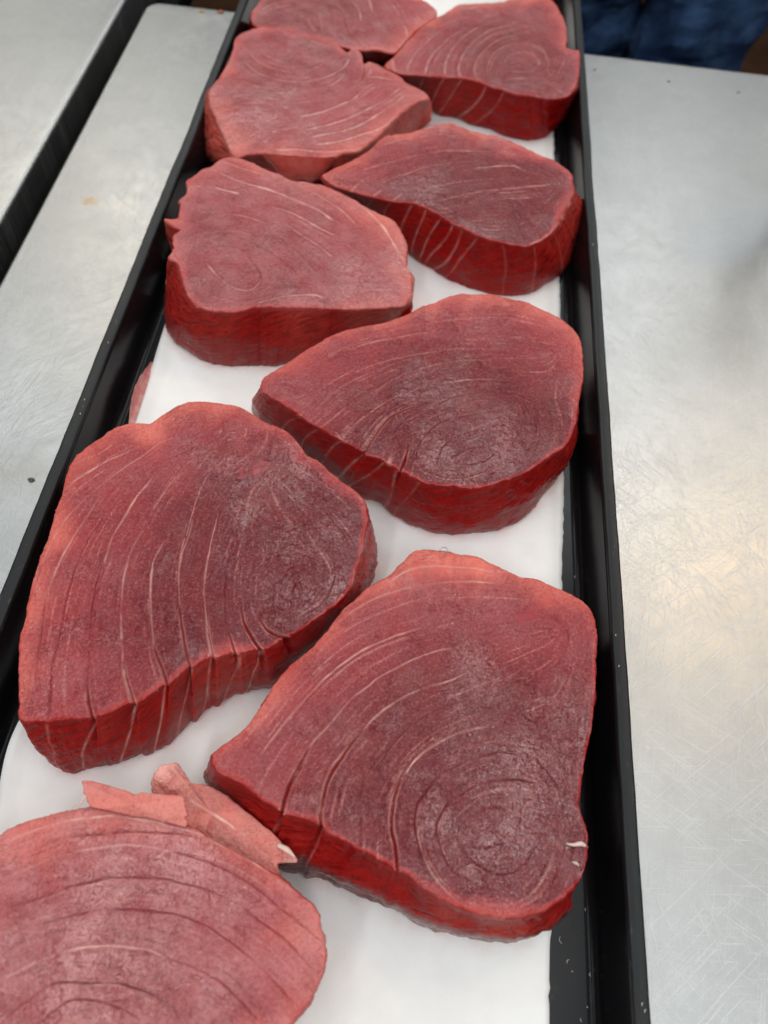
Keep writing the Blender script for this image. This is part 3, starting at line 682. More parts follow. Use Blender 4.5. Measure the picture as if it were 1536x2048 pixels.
  pts=[[[-1.6,455.6],None,0.6],[[9.8,462.0],None,0.7],[[23.5,472.0],None,0.7],[[35.4,477.6],None,0.7],[[42.8,475.9],None,0.7],[[51.5,473.5],None,0.8],[[66.2,469.2],None,0.9],[[74.7,465.8],None,1],[[84.4,462.7],None,1],[[91.6,457.1],None,1],[[101.1,452.0],None,0.8],[[108.1,444.6],None,0.5],[[113.3,438.8],None,0.3],[[114.7,429.7],None,0.2],[[114.7,420.4],[131.0,455.3],0.2],[[111.3,408.9],[132.6,436.1],0.2],[[106.4,395.7],[125.8,412.6],0.2],[[100.6,380.2],[116.7,388.0],0.15],[[93.4,370.6],[107.7,377.1],0.1],[[86.4,365.3],[97.1,366.9],0.1],[[78.3,365.2],[86.8,362.2],0.1],[[69.6,366.1],[76.5,361.0],0.1],[[59.8,368.7],[65.0,362.8],0.1],[[51.0,372.9],[54.5,365.5],0.1],[[42.0,378.0],[43.8,370.3],0.1],[[34.0,383.3],[32.9,377.8],0.1],[[24.8,388.5],[24.2,384.0],0.1],[[15.8,390.8],[16.5,391.4],0.1],[[5.8,390.7],[5.6,405.7],0.1],[[-5.5,392.4],[-6.8,420.2],0.1],[[-17.0,395.2],[-19.1,431.3],0.1],[[-28.6,398.7],[-31.3,438.9],0.2],[[-37.0,406.2],[-41.5,449.0],0.4],[[-33.9,412.3],None,0.5],[[-26.8,419.3],None,0.5],[[-19.6,426.4],None,0.5],[[-12.6,436.5],None,0.5],[[-7.9,447.3],None,0.6]],
  lines=[["v",1.14,0.9,[[52.0,430.8],[62.3,434.7],[76.3,438.4],[81.6,436.2]]],["v",0.95,0.68,[[68.7,409.9],[77.7,412.5],[88.0,415.4]]],["v",0.95,0.6,[[14.4,464.9],[30.9,470.8],[46.8,468.4]]],["v",0.76,0.75,[[-18.2,395.7],[-16.0,401.1]]],["v",0.76,0.75,[[-5.0,392.9],[-0.8,400.4]]],["v",0.76,0.6,[[6.8,391.6],[11.7,399.2]]],["v",0.95,0.45,[[-15.8,414.0],[-1.1,426.2],[16.5,437.3],[37.1,446.9],[56.0,449.0]]],["v",0.95,0.38,[[9.2,415.1],[24.3,427.3],[44.7,437.0]]],["v",0.95,0.45,[[-5.1,442.9],[8.2,452.5],[24.4,459.8]]],["v",0.95,0.6,[[59.6,375.3],[66.2,375.7],[72.7,378.0]]],["g",0.5,0.4,[[35.3,398.3],[51.7,408.5],[68.6,415.4]]],["g",0.5,0.4,[[40.6,383.6],[53.5,392.9],[68.9,399.3],[80.2,397.9]]],["v",0.95,0.75,[[86.9,366.7],[94.5,373.3],[101.2,382.8],[108.2,399.5],[112.5,411.0]]]],
  walls=[[[-5.5,392.4],[-8.2,421.8],0.4],[[5.8,390.7],[-1.8,408.0],0.5],[[18.0,390.3],[8.7,399.0],0.6],[[26.0,387.8],[19.4,384.9],0.7],[[35.4,382.3],[25.5,383.4],0.8],[[42.6,377.6],[30.4,379.9],0.8],[[49.3,373.8],[35.4,375.6],0.7],[[57.1,369.9],[41.5,371.6],0.5],[[71.8,366.0],[79.9,361.5],0.25],[[89.1,366.6],[97.7,367.0],0.25],[[101.2,381.2],[114.9,386.0],0.3]],
  eye=[74.7,389.9],
  light=0,
  haze=0.12,
  wet=[],
  skin=0.15,
  sheen=[[58.8,369.8,10],[24.7,404.6,16]],
  res=0.7,
  inset=2.5,
  center=[41.3,412.0],
  bumps=[],
 ),
 's3': dict(
  zt=37,
  zb=3.5,
  pts=[[[-119.1,550.8],None,0.5],[[-113.2,562.3],None,0.5],[[-103.1,571.5],None,0.5],[[-92.4,571.7],None,0.5],[[-81.6,570.7],None,0.5],[[-70.3,566.5],None,0.5],[[-59.0,562.2],None,0.5],[[-47.9,558.0],None,0.5],[[-40.6,551.9],None,0.6],[[-38.4,557.3],None,0.8],[[-30.7,551.9],None,0.8],[[-27.2,539.7],None,0.6],[[-23.9,543.0],None,0.7],[[-15.3,538.1],None,0.7],[[-9.1,533.1],None,0.6],[[-0.5,526.6],None,0.5],[[4.6,519.5],None,0.4],[[11.8,514.9],None,0.4],[[17.7,510.2],None,0.4],[[20.3,504.8],[23.6,532.1],0.5],[[13.0,498.9],[17.9,524.8],0.5],[[4.4,484.1],[7.5,506.6],0.6],[[-3.4,469.4],[-3.7,488.8],0.8],[[-10.8,453.4],[-12.8,477.5],0.9],[[-17.8,441.5],[-21.2,461.1],0.9],[[-27.5,436.1],[-30.1,452.2],1],[[-34.9,429.5],[-38.5,448.8],1],[[-47.7,426.2],[-50.3,445.7],1],[[-60.8,425.3],[-63.3,444.1],0.9],[[-74.9,424.2],[-79.1,446.4],0.9],[[-83.6,421.7],[-90.8,449.6],0.8],[[-90.9,417.7],[-112.7,453.5],0.8],[[-98.0,427.3],[-122.9,458.9],0.7],[[-106.8,444.8],[-130.4,471.4],0.7],[[-116.0,462.9],[-135.6,487.7],0.7],[[-121.3,476.9],[-138.9,507.1],0.7],[[-121.7,488.5],[-138.8,530.0],0.6],[[-119.5,498.9],None,0.6],[[-118.2,513.5],None,0.6],[[-117.5,526.2],None,0.6],[[-117.8,539.0],None,0.5]],
  lines=[["v",0.95,0.6,[[-106.3,532.9],[-96.3,522.4],[-82.9,517.0],[-72.7,516.2],[-61.1,521.8],[-53.5,531.8]]],["v",1.14,0.83,[[-108.0,524.1],[-97.7,511.7],[-85.5,506.2],[-71.8,504.1],[-59.0,507.9],[-48.1,517.4],[-39.7,530.6],[-37.6,541.7]]],["v",1.14,0.75,[[-90.5,491.2],[-78.2,489.9],[-65.7,493.5],[-53.4,500.1],[-43.6,509.2],[-37.5,522.7]]],["v",0.95,0.6,[[-94.9,533.3],[-84.7,527.1],[-74.1,525.2],[-66.8,528.9]]],["v",1.33,0.9,[[-60.3,467.0],[-49.5,473.0],[-37.9,482.9],[-28.4,494.5],[-22.5,509.7]]],["v",1.33,1,[[-55.0,453.5],[-42.5,461.5],[-29.9,471.4],[-18.4,483.2],[-8.9,496.7],[0.7,512.6]]],["v",1.33,1,[[-51.9,446.6],[-38.2,453.3],[-26.5,461.1],[-15.1,473.5],[-4.7,487.9],[4.8,504.5]]],["v",1.33,1,[[-46.6,439.3],[-32.9,445.5],[-19.5,455.3],[-6.9,466.9],[2.4,481.8]]],["v",1.52,1,[[-71.6,428.3],[-55.7,431.4],[-38.5,433.6],[-23.8,439.4],[-13.0,444.2]]],["v",1.14,0.68,[[-75.9,476.9],[-61.6,481.8],[-46.3,488.8],[-35.6,498.9]]],["c",1.2,0.9,[[-28.5,548.1],[-26.1,533.6],[-26.0,521.1],[-29.5,512.2]]],["g",0.5,0.5,[[-104.7,548.6],[-94.3,555.4],[-80.6,557.3],[-66.2,555.0],[-53.6,549.0]]],["v",0.95,0.9,[[-21.6,522.1],[-13.6,521.7],[-1.3,522.3]]]],
  walls=[],
  eye=[-76.2,537.5],
  light=0.3,
  haze=0.55,
  wet=[],
  skin=0,
  sheen=[[-88.2,462.6,24],[-81.9,480.9,16]],
  res=0.6,
  inset=2.5,
  center=[-57.0,494.4],
  bumps=[],
 ),
 's2': dict(
  zt=38,
  zb=3.5,
  pts=[[[-7.7,548.8],None,0.4],[[-0.7,569.1],None,0.5],[[5.8,585.7],None,0.5],[[12.6,600.5],None,0.6],[[20.0,611.3],None,0.6],[[26.3,622.0],None,0.7],[[32.9,630.6],None,0.7],[[46.8,637.5],None,0.8],[[60.9,644.4],None,0.9],[[72.8,650.9],None,0.9],[[84.8,657.5],None,0.9],[[96.9,660.4],None,0.9],[[105.3,656.3],None,0.8],[[110.5,641.9],None,0.7],[[113.2,630.8],None,0.6],[[115.2,617.5],None,0.5],[[115.4,601.9],None,0.5],[[114.3,589.7],None,0.5],[[117.8,585.5],None,0.5],[[123.4,585.3],None,0.5],[[123.2,569.5],None,0.3],[[122.1,553.0],None,0.2],[[120.3,540.7],[130.9,592.5],0.2],[[116.1,528.3],[124.2,566.0],0.15],[[109.6,521.6],[117.4,546.6],0.15],[[102.1,519.3],[110.9,535.5],0.1],[[93.6,519.7],[102.9,527.2],0.1],[[85.1,519.8],[95.6,522.5],0.1],[[76.7,519.9],[84.9,523.6],0.1],[[69.2,523.1],[74.7,526.3],0.1],[[61.7,524.4],[65.5,532.2],0.1],[[53.0,529.3],[53.0,534.5],0.1],[[42.2,531.8],[40.1,540.7],0.15],[[29.3,531.0],[27.5,542.0],0.15],[[15.5,529.9],[17.6,552.0],0.15],[[3.8,528.4],[6.0,566.1],0.15],[[-6.0,530.2],[-4.3,576.5],0.2],[[-12.9,535.6],[-13.6,587.5],0.4]],
  lines=[["v",0.68,0.44,[[69.6,557.7],[73.9,569.0],[82.8,575.2],[90.6,572.7],[93.9,563.1],[89.4,551.9],[80.7,548.0],[71.9,550.1]]],["v",0.68,0.39,[[74.0,558.7],[80.6,564.2],[87.2,561.6]]],["v",0.81,0.44,[[58.0,541.1],[58.7,555.3],[62.8,568.6],[71.5,581.1],[85.0,588.4],[96.3,584.5],[100.6,570.7]]],["v",0.81,0.55,[[50.7,533.6],[49.0,549.1],[53.9,566.6],[62.4,583.4],[75.8,597.3],[90.7,605.1]]],["v",0.94,0.77,[[40.0,533.3],[38.2,546.8],[42.7,568.3],[51.0,587.2],[64.2,603.5],[79.1,613.7]]],["v",0.94,0.77,[[29.2,532.9],[29.3,550.9],[34.7,572.8],[44.0,592.2],[54.9,605.8]]],["v",0.94,0.77,[[15.5,529.9],[17.3,550.3],[22.9,566.0],[30.8,582.7],[39.4,593.3]]],["v",0.81,0.66,[[3.1,530.2],[4.6,545.4],[9.8,563.0],[17.5,579.6],[25.7,592.4]]],["v",0.81,0.55,[[11.8,580.5],[20.0,593.3],[34.1,607.8],[45.4,614.9]]],["v",0.68,0.44,[[26.7,615.2],[40.2,625.3],[56.4,633.8],[72.9,640.1]]],["v",0.68,0.44,[[114.3,582.2],[111.7,567.0],[106.9,549.7]]]],
  walls=[[[15.5,529.9],[9.8,562.7],0.8],[[29.9,531.1],[21.3,548.8],0.9],[[42.2,531.8],[27.5,542.0],0.9],[[57.9,525.9],[42.5,539.2],1],[[70.3,522.4],[54.1,534.7],0.6]],
  eye=[81.7,561.4],
  light=0.15,
  haze=0.3,
  wet=[],
  skin=0,
  sheen=[[77.9,483.8,14]],
  res=0.6,
  inset=2.5,
  center=[58.3,569.7],
  bumps=[],
 ),
 's1': dict(
  zt=37,
  zb=3.5,
  pts=[[[-112.8,597.8],None,0.5],[[-110.8,613.1],None,0.5],[[-102.7,630.3],None,0.5],[[-87.7,647.1],None,0.5],[[-63.4,655.8],None,0.5],[[-37.8,656.7],None,0.5],[[-11.5,649.9],None,0.6],[[4.5,640.8],None,0.7],[[14.3,627.9],None,0.7],[[18.6,619.0],None,0.7],[[14.5,605.9],None,0.7],[[5.8,592.0],None,0.7],[[-0.2,576.7],None,0.6],[[-7.4,558.2],[-17.3,601.1],0.6],[[-20.9,558.5],[-26.7,599.1],0.6],[[-30.0,555.4],[-35.1,599.6],0.6],[[-38.1,555.1],[-45.0,597.4],0.4],[[-50.2,558.2],[-58.1,599.3],0.4],[[-62.4,561.5],[-71.5,603.5],0.4],[[-80.9,566.3],[-91.7,608.7],0.4],[[-99.0,568.3],[-109.1,612.2],0.4],[[-109.4,570.1],[-118.9,612.4],0.4],[[-114.7,585.3],[-124.6,628.7],0.5]],
  lines=[["g",0.8,0.8,[[-54.6,609.1],[-48.4,598.4],[-45.4,584.9],[-40.2,572.2],[-32.0,562.7],[-29.0,556.7]]],["g",0.6,0.6,[[-67.9,615.9],[-61.8,607.4],[-56.6,596.5],[-55.9,582.4]]],["v",1.14,0.75,[[-46.3,621.0],[-38.5,608.0],[-35.4,591.9]]],["v",1.14,0.75,[[-36.2,631.0],[-32.9,624.2],[-28.7,607.9]]],["v",1.14,0.75,[[-10.0,605.0],[-2.5,590.1],[-0.4,579.0]]],["v",0.95,0.6,[[-109.1,584.2],[-106.1,594.5],[-99.2,603.5],[-89.2,609.5]]],["g",0.5,0.5,[[-104.8,580.5],[-96.4,594.4],[-83.1,602.4],[-72.9,599.9]]],["v",0.95,0.75,[[-22.7,634.3],[-13.7,618.8],[-9.0,607.7]]]],
  walls=[],
  eye=[-86.6,601.5],
  light=0.1,
  haze=0.5,
  wet=[],
  skin=0,
  sheen=[],
  res=0.5,
  inset=2.5,
  center=[-51.3,602.6],
  bumps=[],
 ),
 's9': dict(
  zt=39,
  zb=3.5,
  pts=[[[-93.6,33.3],None,0.8],[[-87.4,37.2],None,0.8],[[-80.7,40.1],None,0.8],[[-71.7,43.1],None,0.8],[[-64.6,45.2],None,0.8],[[-55.0,46.6],None,0.8],[[-44.0,46.0],None,0.7],[[-33.1,42.9],None,0.6],[[-25.6,40.1],None,0.5],[[-18.8,37.3],None,0.4],[[-10.7,34.7],None,0.4],[[-2.6,31.7],None,0.5],[[4.8,28.4],None,0.7],[[10.6,25.0],None,0.8],[[16.3,21.6],None,0.9],[[18.3,18.6],None,0.9],[[20.1,13.0],None,0.9],[[21.6,8.8],None,0.8],[[21.6,4.4],None,0.8],[[20.1,0.1],None,0.8],[[18.7,-4.3],None,0.8],[[15.8,-8.0],None,0.8],[[14.2,-11.1],None,0.7],[[10.9,-15.9],None,0.5],[[4.0,-22.7],None,0.4],[[-8.2,-28.1],None,0.3],[[-23.8,-31.7],None,0.2],[[-46.5,-32.8],None,0.2],[[-70.1,-30.9],None,0.2],[[-87.4,-23.9],None,0.3],[[-97.9,-11.3],None,0.4],[[-102.5,3.4],None,0.6],[[-101.6,19.0],None,0.7],[[-98.5,28.2],None,0.8]],
  lines=[["v",0.9,0.7,[[-92.0,28.9],[-86.0,33.1],[-79.5,36.3],[-72.7,38.8],[-65.6,40.8],[-58.3,42.0],[-49.1,42.2],[-39.7,41.4],[-31.0,40.2],[-23.0,39.0],[-17.1,36.4],[-9.0,33.8],[-0.7,29.9]]],["g",0.72,0.36,[[-87.4,24.6],[-82.4,27.2],[-77.5,30.5],[-71.0,33.6],[-62.5,35.6],[-52.4,37.5],[-42.0,38.5],[-32.2,38.9],[-26.8,38.7]]],["v",0.8,0.5,[[-88.2,18.4],[-82.1,22.1],[-76.0,25.8],[-67.3,29.2],[-59.1,31.8],[-51.3,33.4],[-40.8,33.8],[-33.0,32.9]]],["g",0.72,0.48,[[-36.1,33.3],[-25.2,32.0],[-17.3,30.1],[-10.0,27.5],[-2.7,24.3],[3.9,20.3],[10.3,17.1],[15.1,14.4],[19.9,11.7]]],["g",0.88,0.54,[[-84.9,9.7],[-78.9,12.9],[-72.5,15.5],[-66.3,18.8],[-59.7,21.2],[-52.9,23.2],[-42.8,24.3],[-34.0,24.6],[-26.3,23.7],[-18.6,22.6],[-10.7,20.1],[-5.1,17.4],[0.5,14.8],[6.9,11.6],[12.6,7.8],[16.6,4.5]]],["v",0.6,0.3,[[-84.6,8.7],[-78.5,11.9],[-72.3,14.7],[-66.0,17.8]]],["g",0.88,0.54,[[-73.1,6.5],[-64.8,9.9],[-57.0,12.6],[-48.8,14.2],[-40.3,14.9],[-30.0,14.8],[-22.5,13.7],[-16.3,11.8],[-9.8,8.6],[-4.3,6.1],[1.4,2.4],[7.8,-1.8],[13.4,-6.0]]],["v",0.8,0.65,[[-78.0,-9.3],[-73.7,-5.9],[-67.9,-2.3],[-61.8,0.5],[-55.4,2.7],[-48.6,3.7],[-41.6,4.1],[-34.5,3.9],[-29.2,2.6]]],["g",0.72,0.48,[[-31.6,3.6],[-28.4,2.4],[-21.8,1.2],[-15.7,-0.6],[-10.4,-2.4],[-5.5,-5.5],[-0.8,-8.5],[3.3,-11.6]]],["g",0.8,0.48,[[-74.2,-19.8],[-71.4,-16.1],[-66.8,-11.6],[-61.8,-8.2],[-56.7,-6.8],[-51.1,-6.8],[-46.5,-6.1],[-40.2,-6.0],[-33.7,-7.1],[-26.8,-9.4],[-22.0,-12.4],[-18.9,-16.6]]],["v",0.6,0.5,[[-59.5,-6.8],[-55.3,-6.7],[-51.0,-7.1],[-45.7,-6.5],[-39.4,-6.5]]],["g",0.64,0.42,[[-62.4,-18.6],[-59.6,-14.9],[-55.2,-11.6],[-48.5,-11.0],[-40.0,-11.9],[-32.4,-14.5]]],["g",0.4,0.3,[[-20.6,23.0],[-19.4,20.8],[-19.2,18.5]]],["g",0.4,0.3,[[-30.3,28.0],[-29.2,24.8]]],["g",0.4,0.3,[[-42.8,31.5],[-42.0,29.9],[-42.5,28.8]]],["g",0.32,0.24,[[-48.6,3.4],[-46.3,0.6],[-46.1,-2.5]]],["g",0.32,0.24,[[-19.3,5.8],[-11.8,4.1],[-5.0,2.3]]]],
  walls=[],
  eye=[-45.6,-20.3],
  light=0.38,
  haze=0.75,
  wet=[],
  skin=0,
  sheen=[[-48.0,22.9,20],[-40.6,26.8,20],[-50.3,2.4,22],[-23.5,25.6,14],[-50.9,-5.9,18]],
  res=1.0,
  inset=4,
  center=[-43.5,5.8],
  bumps=[],
 ),
 'f1': dict(
  zt=41.0,
  zb=39.0,
  pts=[[[-71.4,51.6],None,1],[[-70.6,52.5],None,1],[[-66.3,52.4],None,1],[[-60.6,51.5],None,0.9],[[-52.4,50.2],None,0.8],[[-44.8,50.7],None,0.8],[[-37.0,50.9],None,0.8],[[-34.4,50.4],None,0.8],[[-33.7,47.9],None,0.9],[[-31.8,45.3],None,0.9],[[-32.5,44.0],None,0.8],[[-31.3,42.9],None,0.8],[[-32.5,41.1],None,0.8],[[-39.5,42.0],None,0.8],[[-48.8,42.6],None,0.8],[[-56.7,43.3],None,0.8],[[-63.7,43.6],None,0.8],[[-66.6,44.6],None,1],[[-68.6,47.6],None,1]],
  lines=[["v",0.6,0.4,[[-68.1,50.7],[-63.1,49.4],[-57.9,47.7]]]],
  walls=[],
  eye=[-45.2,-20.2],
  light=0.7,
  haze=0.15,
  wet=[],
  skin=0,
  sheen=[],
  res=0.3,
  inset=1,
  center=[-51.4,46.3],
  bumps=[],
 ),
 'f2': dict(
  zt=29.0,
  zb=27.0,
  pts=[[[-49.7,55.0],None,1],[[-49.3,59.4],None,1],[[-47.2,62.2],None,1],[[-44.7,63.7],None,1],[[-42.1,64.4],None,1],[[-42.4,61.8],None,1],[[-37.6,58.3],None,0.9],[[-32.5,57.7],None,0.8],[[-28.9,57.9],None,0.8],[[-22.2,55.4],None,0.8],[[-16.7,52.1],None,0.8],[[-11.7,49.5],None,0.8],[[-6.7,46.4],None,0.8],[[-1.8,43.6],None,0.8],[[3.3,39.2],None,0.9],[[6.3,37.6],None,1],[[6.6,35.9],None,1],[[1.2,34.9],None,1],[[0.5,33.6],None,0.8],[[2.6,30.3],None,0.7],[[-3.1,30.8],None,0.6],[[-13.0,33.9],None,0.6],[[-23.1,37.2],None,0.6],[[-31.8,40.6],None,0.7],[[-38.9,43.6],None,0.8],[[-45.0,48.9],None,0.9]],
  lines=[["v",1.5,1,[[-44.0,62.8],[-42.0,59.4],[-37.5,54.4],[-30.9,50.5],[-22.1,46.9],[-14.9,43.2]]],["v",0.9,0.6,[[-14.9,43.2],[-8.6,39.5],[-2.2,36.4]]]],
  walls=[],
  eye=[-48.0,-21.1],
  light=0.6,
  haze=0.15,
  wet=[],
  skin=0,
  sheen=[],
  res=0.35,
  inset=1.5,
  center=[-25.5,48.1],
  bumps=[[-46.8,60.8,13,3.5],[5.3,36.7,8,-2.0]],
 ),
}
FLAP_TOP = [[-0.076, 0.4241, 0.0368], [-0.0689, 0.4249, 0.0368], [-0.0588, 0.4255, 0.0368], [-0.0467, 0.4262, 0.0368], [-0.0387, 0.4274, 0.0368], [-0.0324, 0.43, 0.0368]]
FLAP_LOW = [[-0.0712, 0.4354, 0.021], [-0.066, 0.427, 0.021], [-0.0584, 0.4251, 0.021], [-0.0491, 0.426, 0.021], [-0.0422, 0.429, 0.021], [-0.0391, 0.4373, 0.021]]

def steak(name, key, parent=None):
    S = STEAKS[key]
    zt, zb, res = S['zt'], S['zb'], S['res']
    top = np.array([p[0] for p in S['pts']], float)
    pal = np.array([p[2] for p in S['pts']], float)
    npt = len(top)
    ctr = np.array(S['center'], float)
    off = np.zeros((npt, 2)); known = np.zeros(npt, bool)
    for i, p in enumerate(S['pts']):
        if p[1] is not None:
            off[i] = np.array(p[1]) - top[i]; known[i] = True
        else:
            d = ctr - top[i]
            off[i] = d / np.linalg.norm(d) * S['inset']
    cumd = np.concatenate([[0], np.cumsum(np.linalg.norm(np.diff(np.vstack([top, top[:1]]), axis=0), axis=1))])
    if known.any():
        ku = cumd[:-1][known]
        for i in np.where(~known)[0]:
            dd = np.abs((ku - cumd[i] + cumd[-1] / 2) % cumd[-1] - cumd[-1] / 2)
            j = dd.argmin()
            w = 0.55 * math.exp(-(dd[j] / 14.0) ** 2)
            off[i] = off[i] * (1 - w) + off[known][j] * w
    ring = crom(np.hstack([top, off, pal[:, None]]), 16, True)
    # resample by arc length
    P = np.vstack([ring, ring[:1]])
    seg = np.linalg.norm(np.diff(P[:, :2], axis=0), axis=1)
    cum = np.concatenate([[0], np.cumsum(seg)])
    per = cum[-1]
    N = int(max(160, min(900, per / (0.52 / max(res, 0.3)) * 1.0))) if res >= 0.6 else int(max(220, per / 0.9))
    sa = np.arange(N) / N * per
    O = np.stack([np.interp(sa, cum, P[:, c]) for c in range(5)], 1)
    ox, of, pl = O[:, :2], O[:, 2:4], np.clip(O[:, 4], 0, 1)
    sd0 = len(key) + ord(key[-1]) * 1.7
    pl = np.clip(pl * (0.85 + 0.9 * fbm(sa * 0.055 + sd0, sa * 0 + 4.4, 3)), 0, 1)
    sd = sum(ord(c) for c in key) * 1.37
    # ragged cut edge
    nrm = ctr - ox; nrm /= np.linalg.norm(nrm, axis=1)[:, None]
    rag = fbm(sa * 0.35 + sd, sa * 0 + sd, 3) * 0.55 + fbm(sa * 1.5 + sd, sa * 0 + 3.3 + sd, 2) * 0.22
    ox = ox + nrm * rag[:, None] * (1.3 if zt - zb < 12 else 1.0)
    # between two open cuts the edge of each flake steps out a little and back
    cu = []
    for (kind, w, stg, pts) in S['lines']:
        if kind == 'c':
            dd = np.linalg.norm(ox - np.array(pts[-1]), axis=1)
            if dd.min() < 7:
                cu.append(sa[dd.argmin()])
    cu.sort()
    for a, b in zip(cu[:-1], cu[1:]):
        if 6 < b - a < 45:
            f = (sa - a) / (b - a)
            m = (f > 0) & (f < 1)
            ox = ox - nrm * (np.where(m, (f - 0.45) * 2.0 * np.minimum(1, np.minimum(f, 1 - f) * 12), 0))[:, None]
    R = np.linalg.norm(ox - ctr, axis=1)
    M = int(np.percentile(R, 80) / (0.55 / max(res, 0.45)))
    M = max(30, min(175, M))
    # radial stations: denser at the edge
    s = np.linspace(1.0 / M, 1.0, M)
    s = 1 - (1 - s) ** 1.0
    s = np.concatenate([s, [0.5 * (s[-1] + s[-2])] ]); s.sort()
    K = len(s)
    TX = ctr + s[:, None, None] * (ox - ctr)[None]          # (K,N,2)
    X = TX.reshape(-1, 2)
    nW = int(40 * max(0.5, min(1, res))) if zt - zb > 15 else 8
    # distance to the edge
    edge = np.vstack([ox, ox[:1]])[:: max(1, N // 300)]
    edge = np.vstack([edge, edge[:1]])
    ED, _ = poly_dist(X, edge, 60)
    Nn = len(X)
    vein = np.zeros(Nn); cut = np.zeros(Nn); dz = np.zeros(Nn); crack = np.zeros(Nn)
    seams = []
    for (kind, w, stg, pts) in S['lines']:
        ln = crom(np.array(pts), 8)
        seams.append((ln, 1.0))
        ln = ln + np.stack([fbm(np.arange(len(ln)) * 0.21 + sd, ln[:, 0] * 0 + 1.5, 2), fbm(np.arange(len(ln)) * 0.21 + sd, ln[:, 0] * 0 + 9.5, 2)], 1) * 0.35
        D, T = poly_dist(X, ln, 5)
        fade = np.clip(T / 0.06, 0.0, 1) * np.clip((1 - T) / 0.06, 0.0, 1)
        if kind == 'c':
            fade = np.clip(T / 0.45, 0.0, 1)
        br = 0.75 + 0.5 * fbm(X[:, 0] * 0.25 + sd, X[:, 1] * 0.25, 2)
        broad = np.exp(-(D / 1.6) ** 2)
        mod = np.clip(0.85 + 0.9 * fbm(T * (len(ln) * 0.11) + sd, T * 0 + w * 3 + stg, 3), 0.25, 1.15)
        wm = 0.75 + 0.5 * fbm(T * (len(ln) * 0.16) + sd, T * 0 + 5 + stg, 2)
        if kind != 'c':
            fade = fade * mod; w = w * np.clip(wm, 0.5, 1.3)
        if kind == 'v':
            vein = np.maximum(vein, stg * fade * np.clip(br, 0, 1) * np.exp(-(D / (w * 0.55)) ** 2))
            dz -= 0.10 * stg * fade * broad
            cut = np.maximum(cut, 0.25 * stg * fade * broad)
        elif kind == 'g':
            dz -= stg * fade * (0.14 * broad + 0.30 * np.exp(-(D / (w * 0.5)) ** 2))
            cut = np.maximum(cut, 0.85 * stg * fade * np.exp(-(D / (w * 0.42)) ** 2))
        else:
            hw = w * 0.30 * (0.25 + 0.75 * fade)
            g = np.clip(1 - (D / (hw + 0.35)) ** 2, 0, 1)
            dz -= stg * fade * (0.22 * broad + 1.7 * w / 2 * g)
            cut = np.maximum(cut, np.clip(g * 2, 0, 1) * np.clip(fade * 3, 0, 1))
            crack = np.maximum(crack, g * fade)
            vein = np.maximum(vein, 0.45 * stg * np.clip(mod, 0, 1) * np.exp(-((D - hw - 0.45) / 0.28) ** 2) * np.clip(fade * 2, 0, 1))
    pale_v = np.tile(pl, K)
    fine, band = fibre_field(seams, np.vstack([ox, ox[:1]])[::4], X, int(sd * 10), 0.45 if res >= 0.75 else 0.6)
    fib = np.clip(0.5 + (0.13 * fine + 0.11 * band) * (1.0 if zt - zb > 15 else 0.4), 0, 1)
    vein = np.maximum(vein, 0.30 * np.clip((band - 1.35) / 1.1, 0, 1))
    dz += 0.035 * fine + 0.045 * np.clip(band, -2.2, 1.5)
    RG = np.random.RandomState(int(sd * 7)).randn(400, 400).clip(-2, 2)
    dz += 0.05 * bilin(RG, (X[:, 0] - X[:, 0].min()) / 0.62, (X[:, 1] - X[:, 1].min()) / 0.62)
    width = 0.8 + 24 * np.clip(pale_v - 0.04, 0, 1)
    nz = fbm(X[:, 0] * 0.06 + sd, X[:, 1] * 0.06 + sd, 3)
    core = np.clip((ED - 0.3 + nz * (0.6 + 6 * pale_v)) / width, 0, 1) ** 0.9
    core = core * (1 - S['light']) * (1 + 0.25 * nz)
    e0 = np.array(S['eye'], float)
    re = np.hypot(X[:, 0] - e0[0], X[:, 1] - e0[1]) + nz * 14
    gx = np.clip((re - 18) / 108, 0, 1)
    core = core * (1 - 0.62 * gx * gx * (3 - 2 * gx))
    core = np.clip(core, 0, 1)
    wet = np.clip((1.2 - ED) / 1.2, 0, 1) * 0.5
    for (wx, wy, wr) in S['wet']:
        d = np.hypot(X[:, 0] - wx, X[:, 1] - wy) + fbm(X[:, 0] * 0.3, X[:, 1] * 0.3, 3) * wr * 0.5
        wet = np.maximum(wet, np.clip(1.4 * (1 - d / wr), 0, 1))
    wet = np.maximum(wet, cut * 0.8)
    core = core * (1 - 0.3 * np.clip(wet - 0.35, 0, 1))
    r_e = 0.7 + 1.6 * pale_v if zt - zb > 15 else np.full(Nn, 1.2)
    tt = np.clip(ED / r_e, 0, 1)
    dz -= r_e * (1 - np.sqrt(np.clip(1 - (1 - tt) ** 2, 0, 1)))
    if zt - zb > 15:
        dz += fbm(X[:, 0] * 0.035 + sd, X[:, 1] * 0.035, 2) * 1.1 + fbm(X[:, 0] * 0.16 + sd, X[:, 1] * 0.16, 2) * 0.22 + fbm(X[:, 0] * 0.6 + sd, X[:, 1] * 0.6, 2) * 0.10
        dz -= 3.0 * np.clip(pale_v - 0.55, 0, 1) * np.clip(1 - ED / 14, 0, 1)
    else:
        dz += fbm(X[:, 0] * 0.12 + sd, X[:, 1] * 0.12, 2) * 1.0
    for (bx, by, br_, bh) in S['bumps']:
        d = np.hypot(X[:, 0] - bx, X[:, 1] - by)
        dz += bh * np.exp(-(d / br_ * 2) ** 2)
        vein = np.maximum(vein, 0.75 * np.exp(-(d / br_ * 2.2) ** 2))
    if zt - zb < 15:
        vein = np.maximum(vein, 0.20 + 0.1 * fbm(X[:, 0] * 0.2, X[:, 1] * 0.2, 2))
    eye = np.array(S['eye'], float)
    rv = X - eye
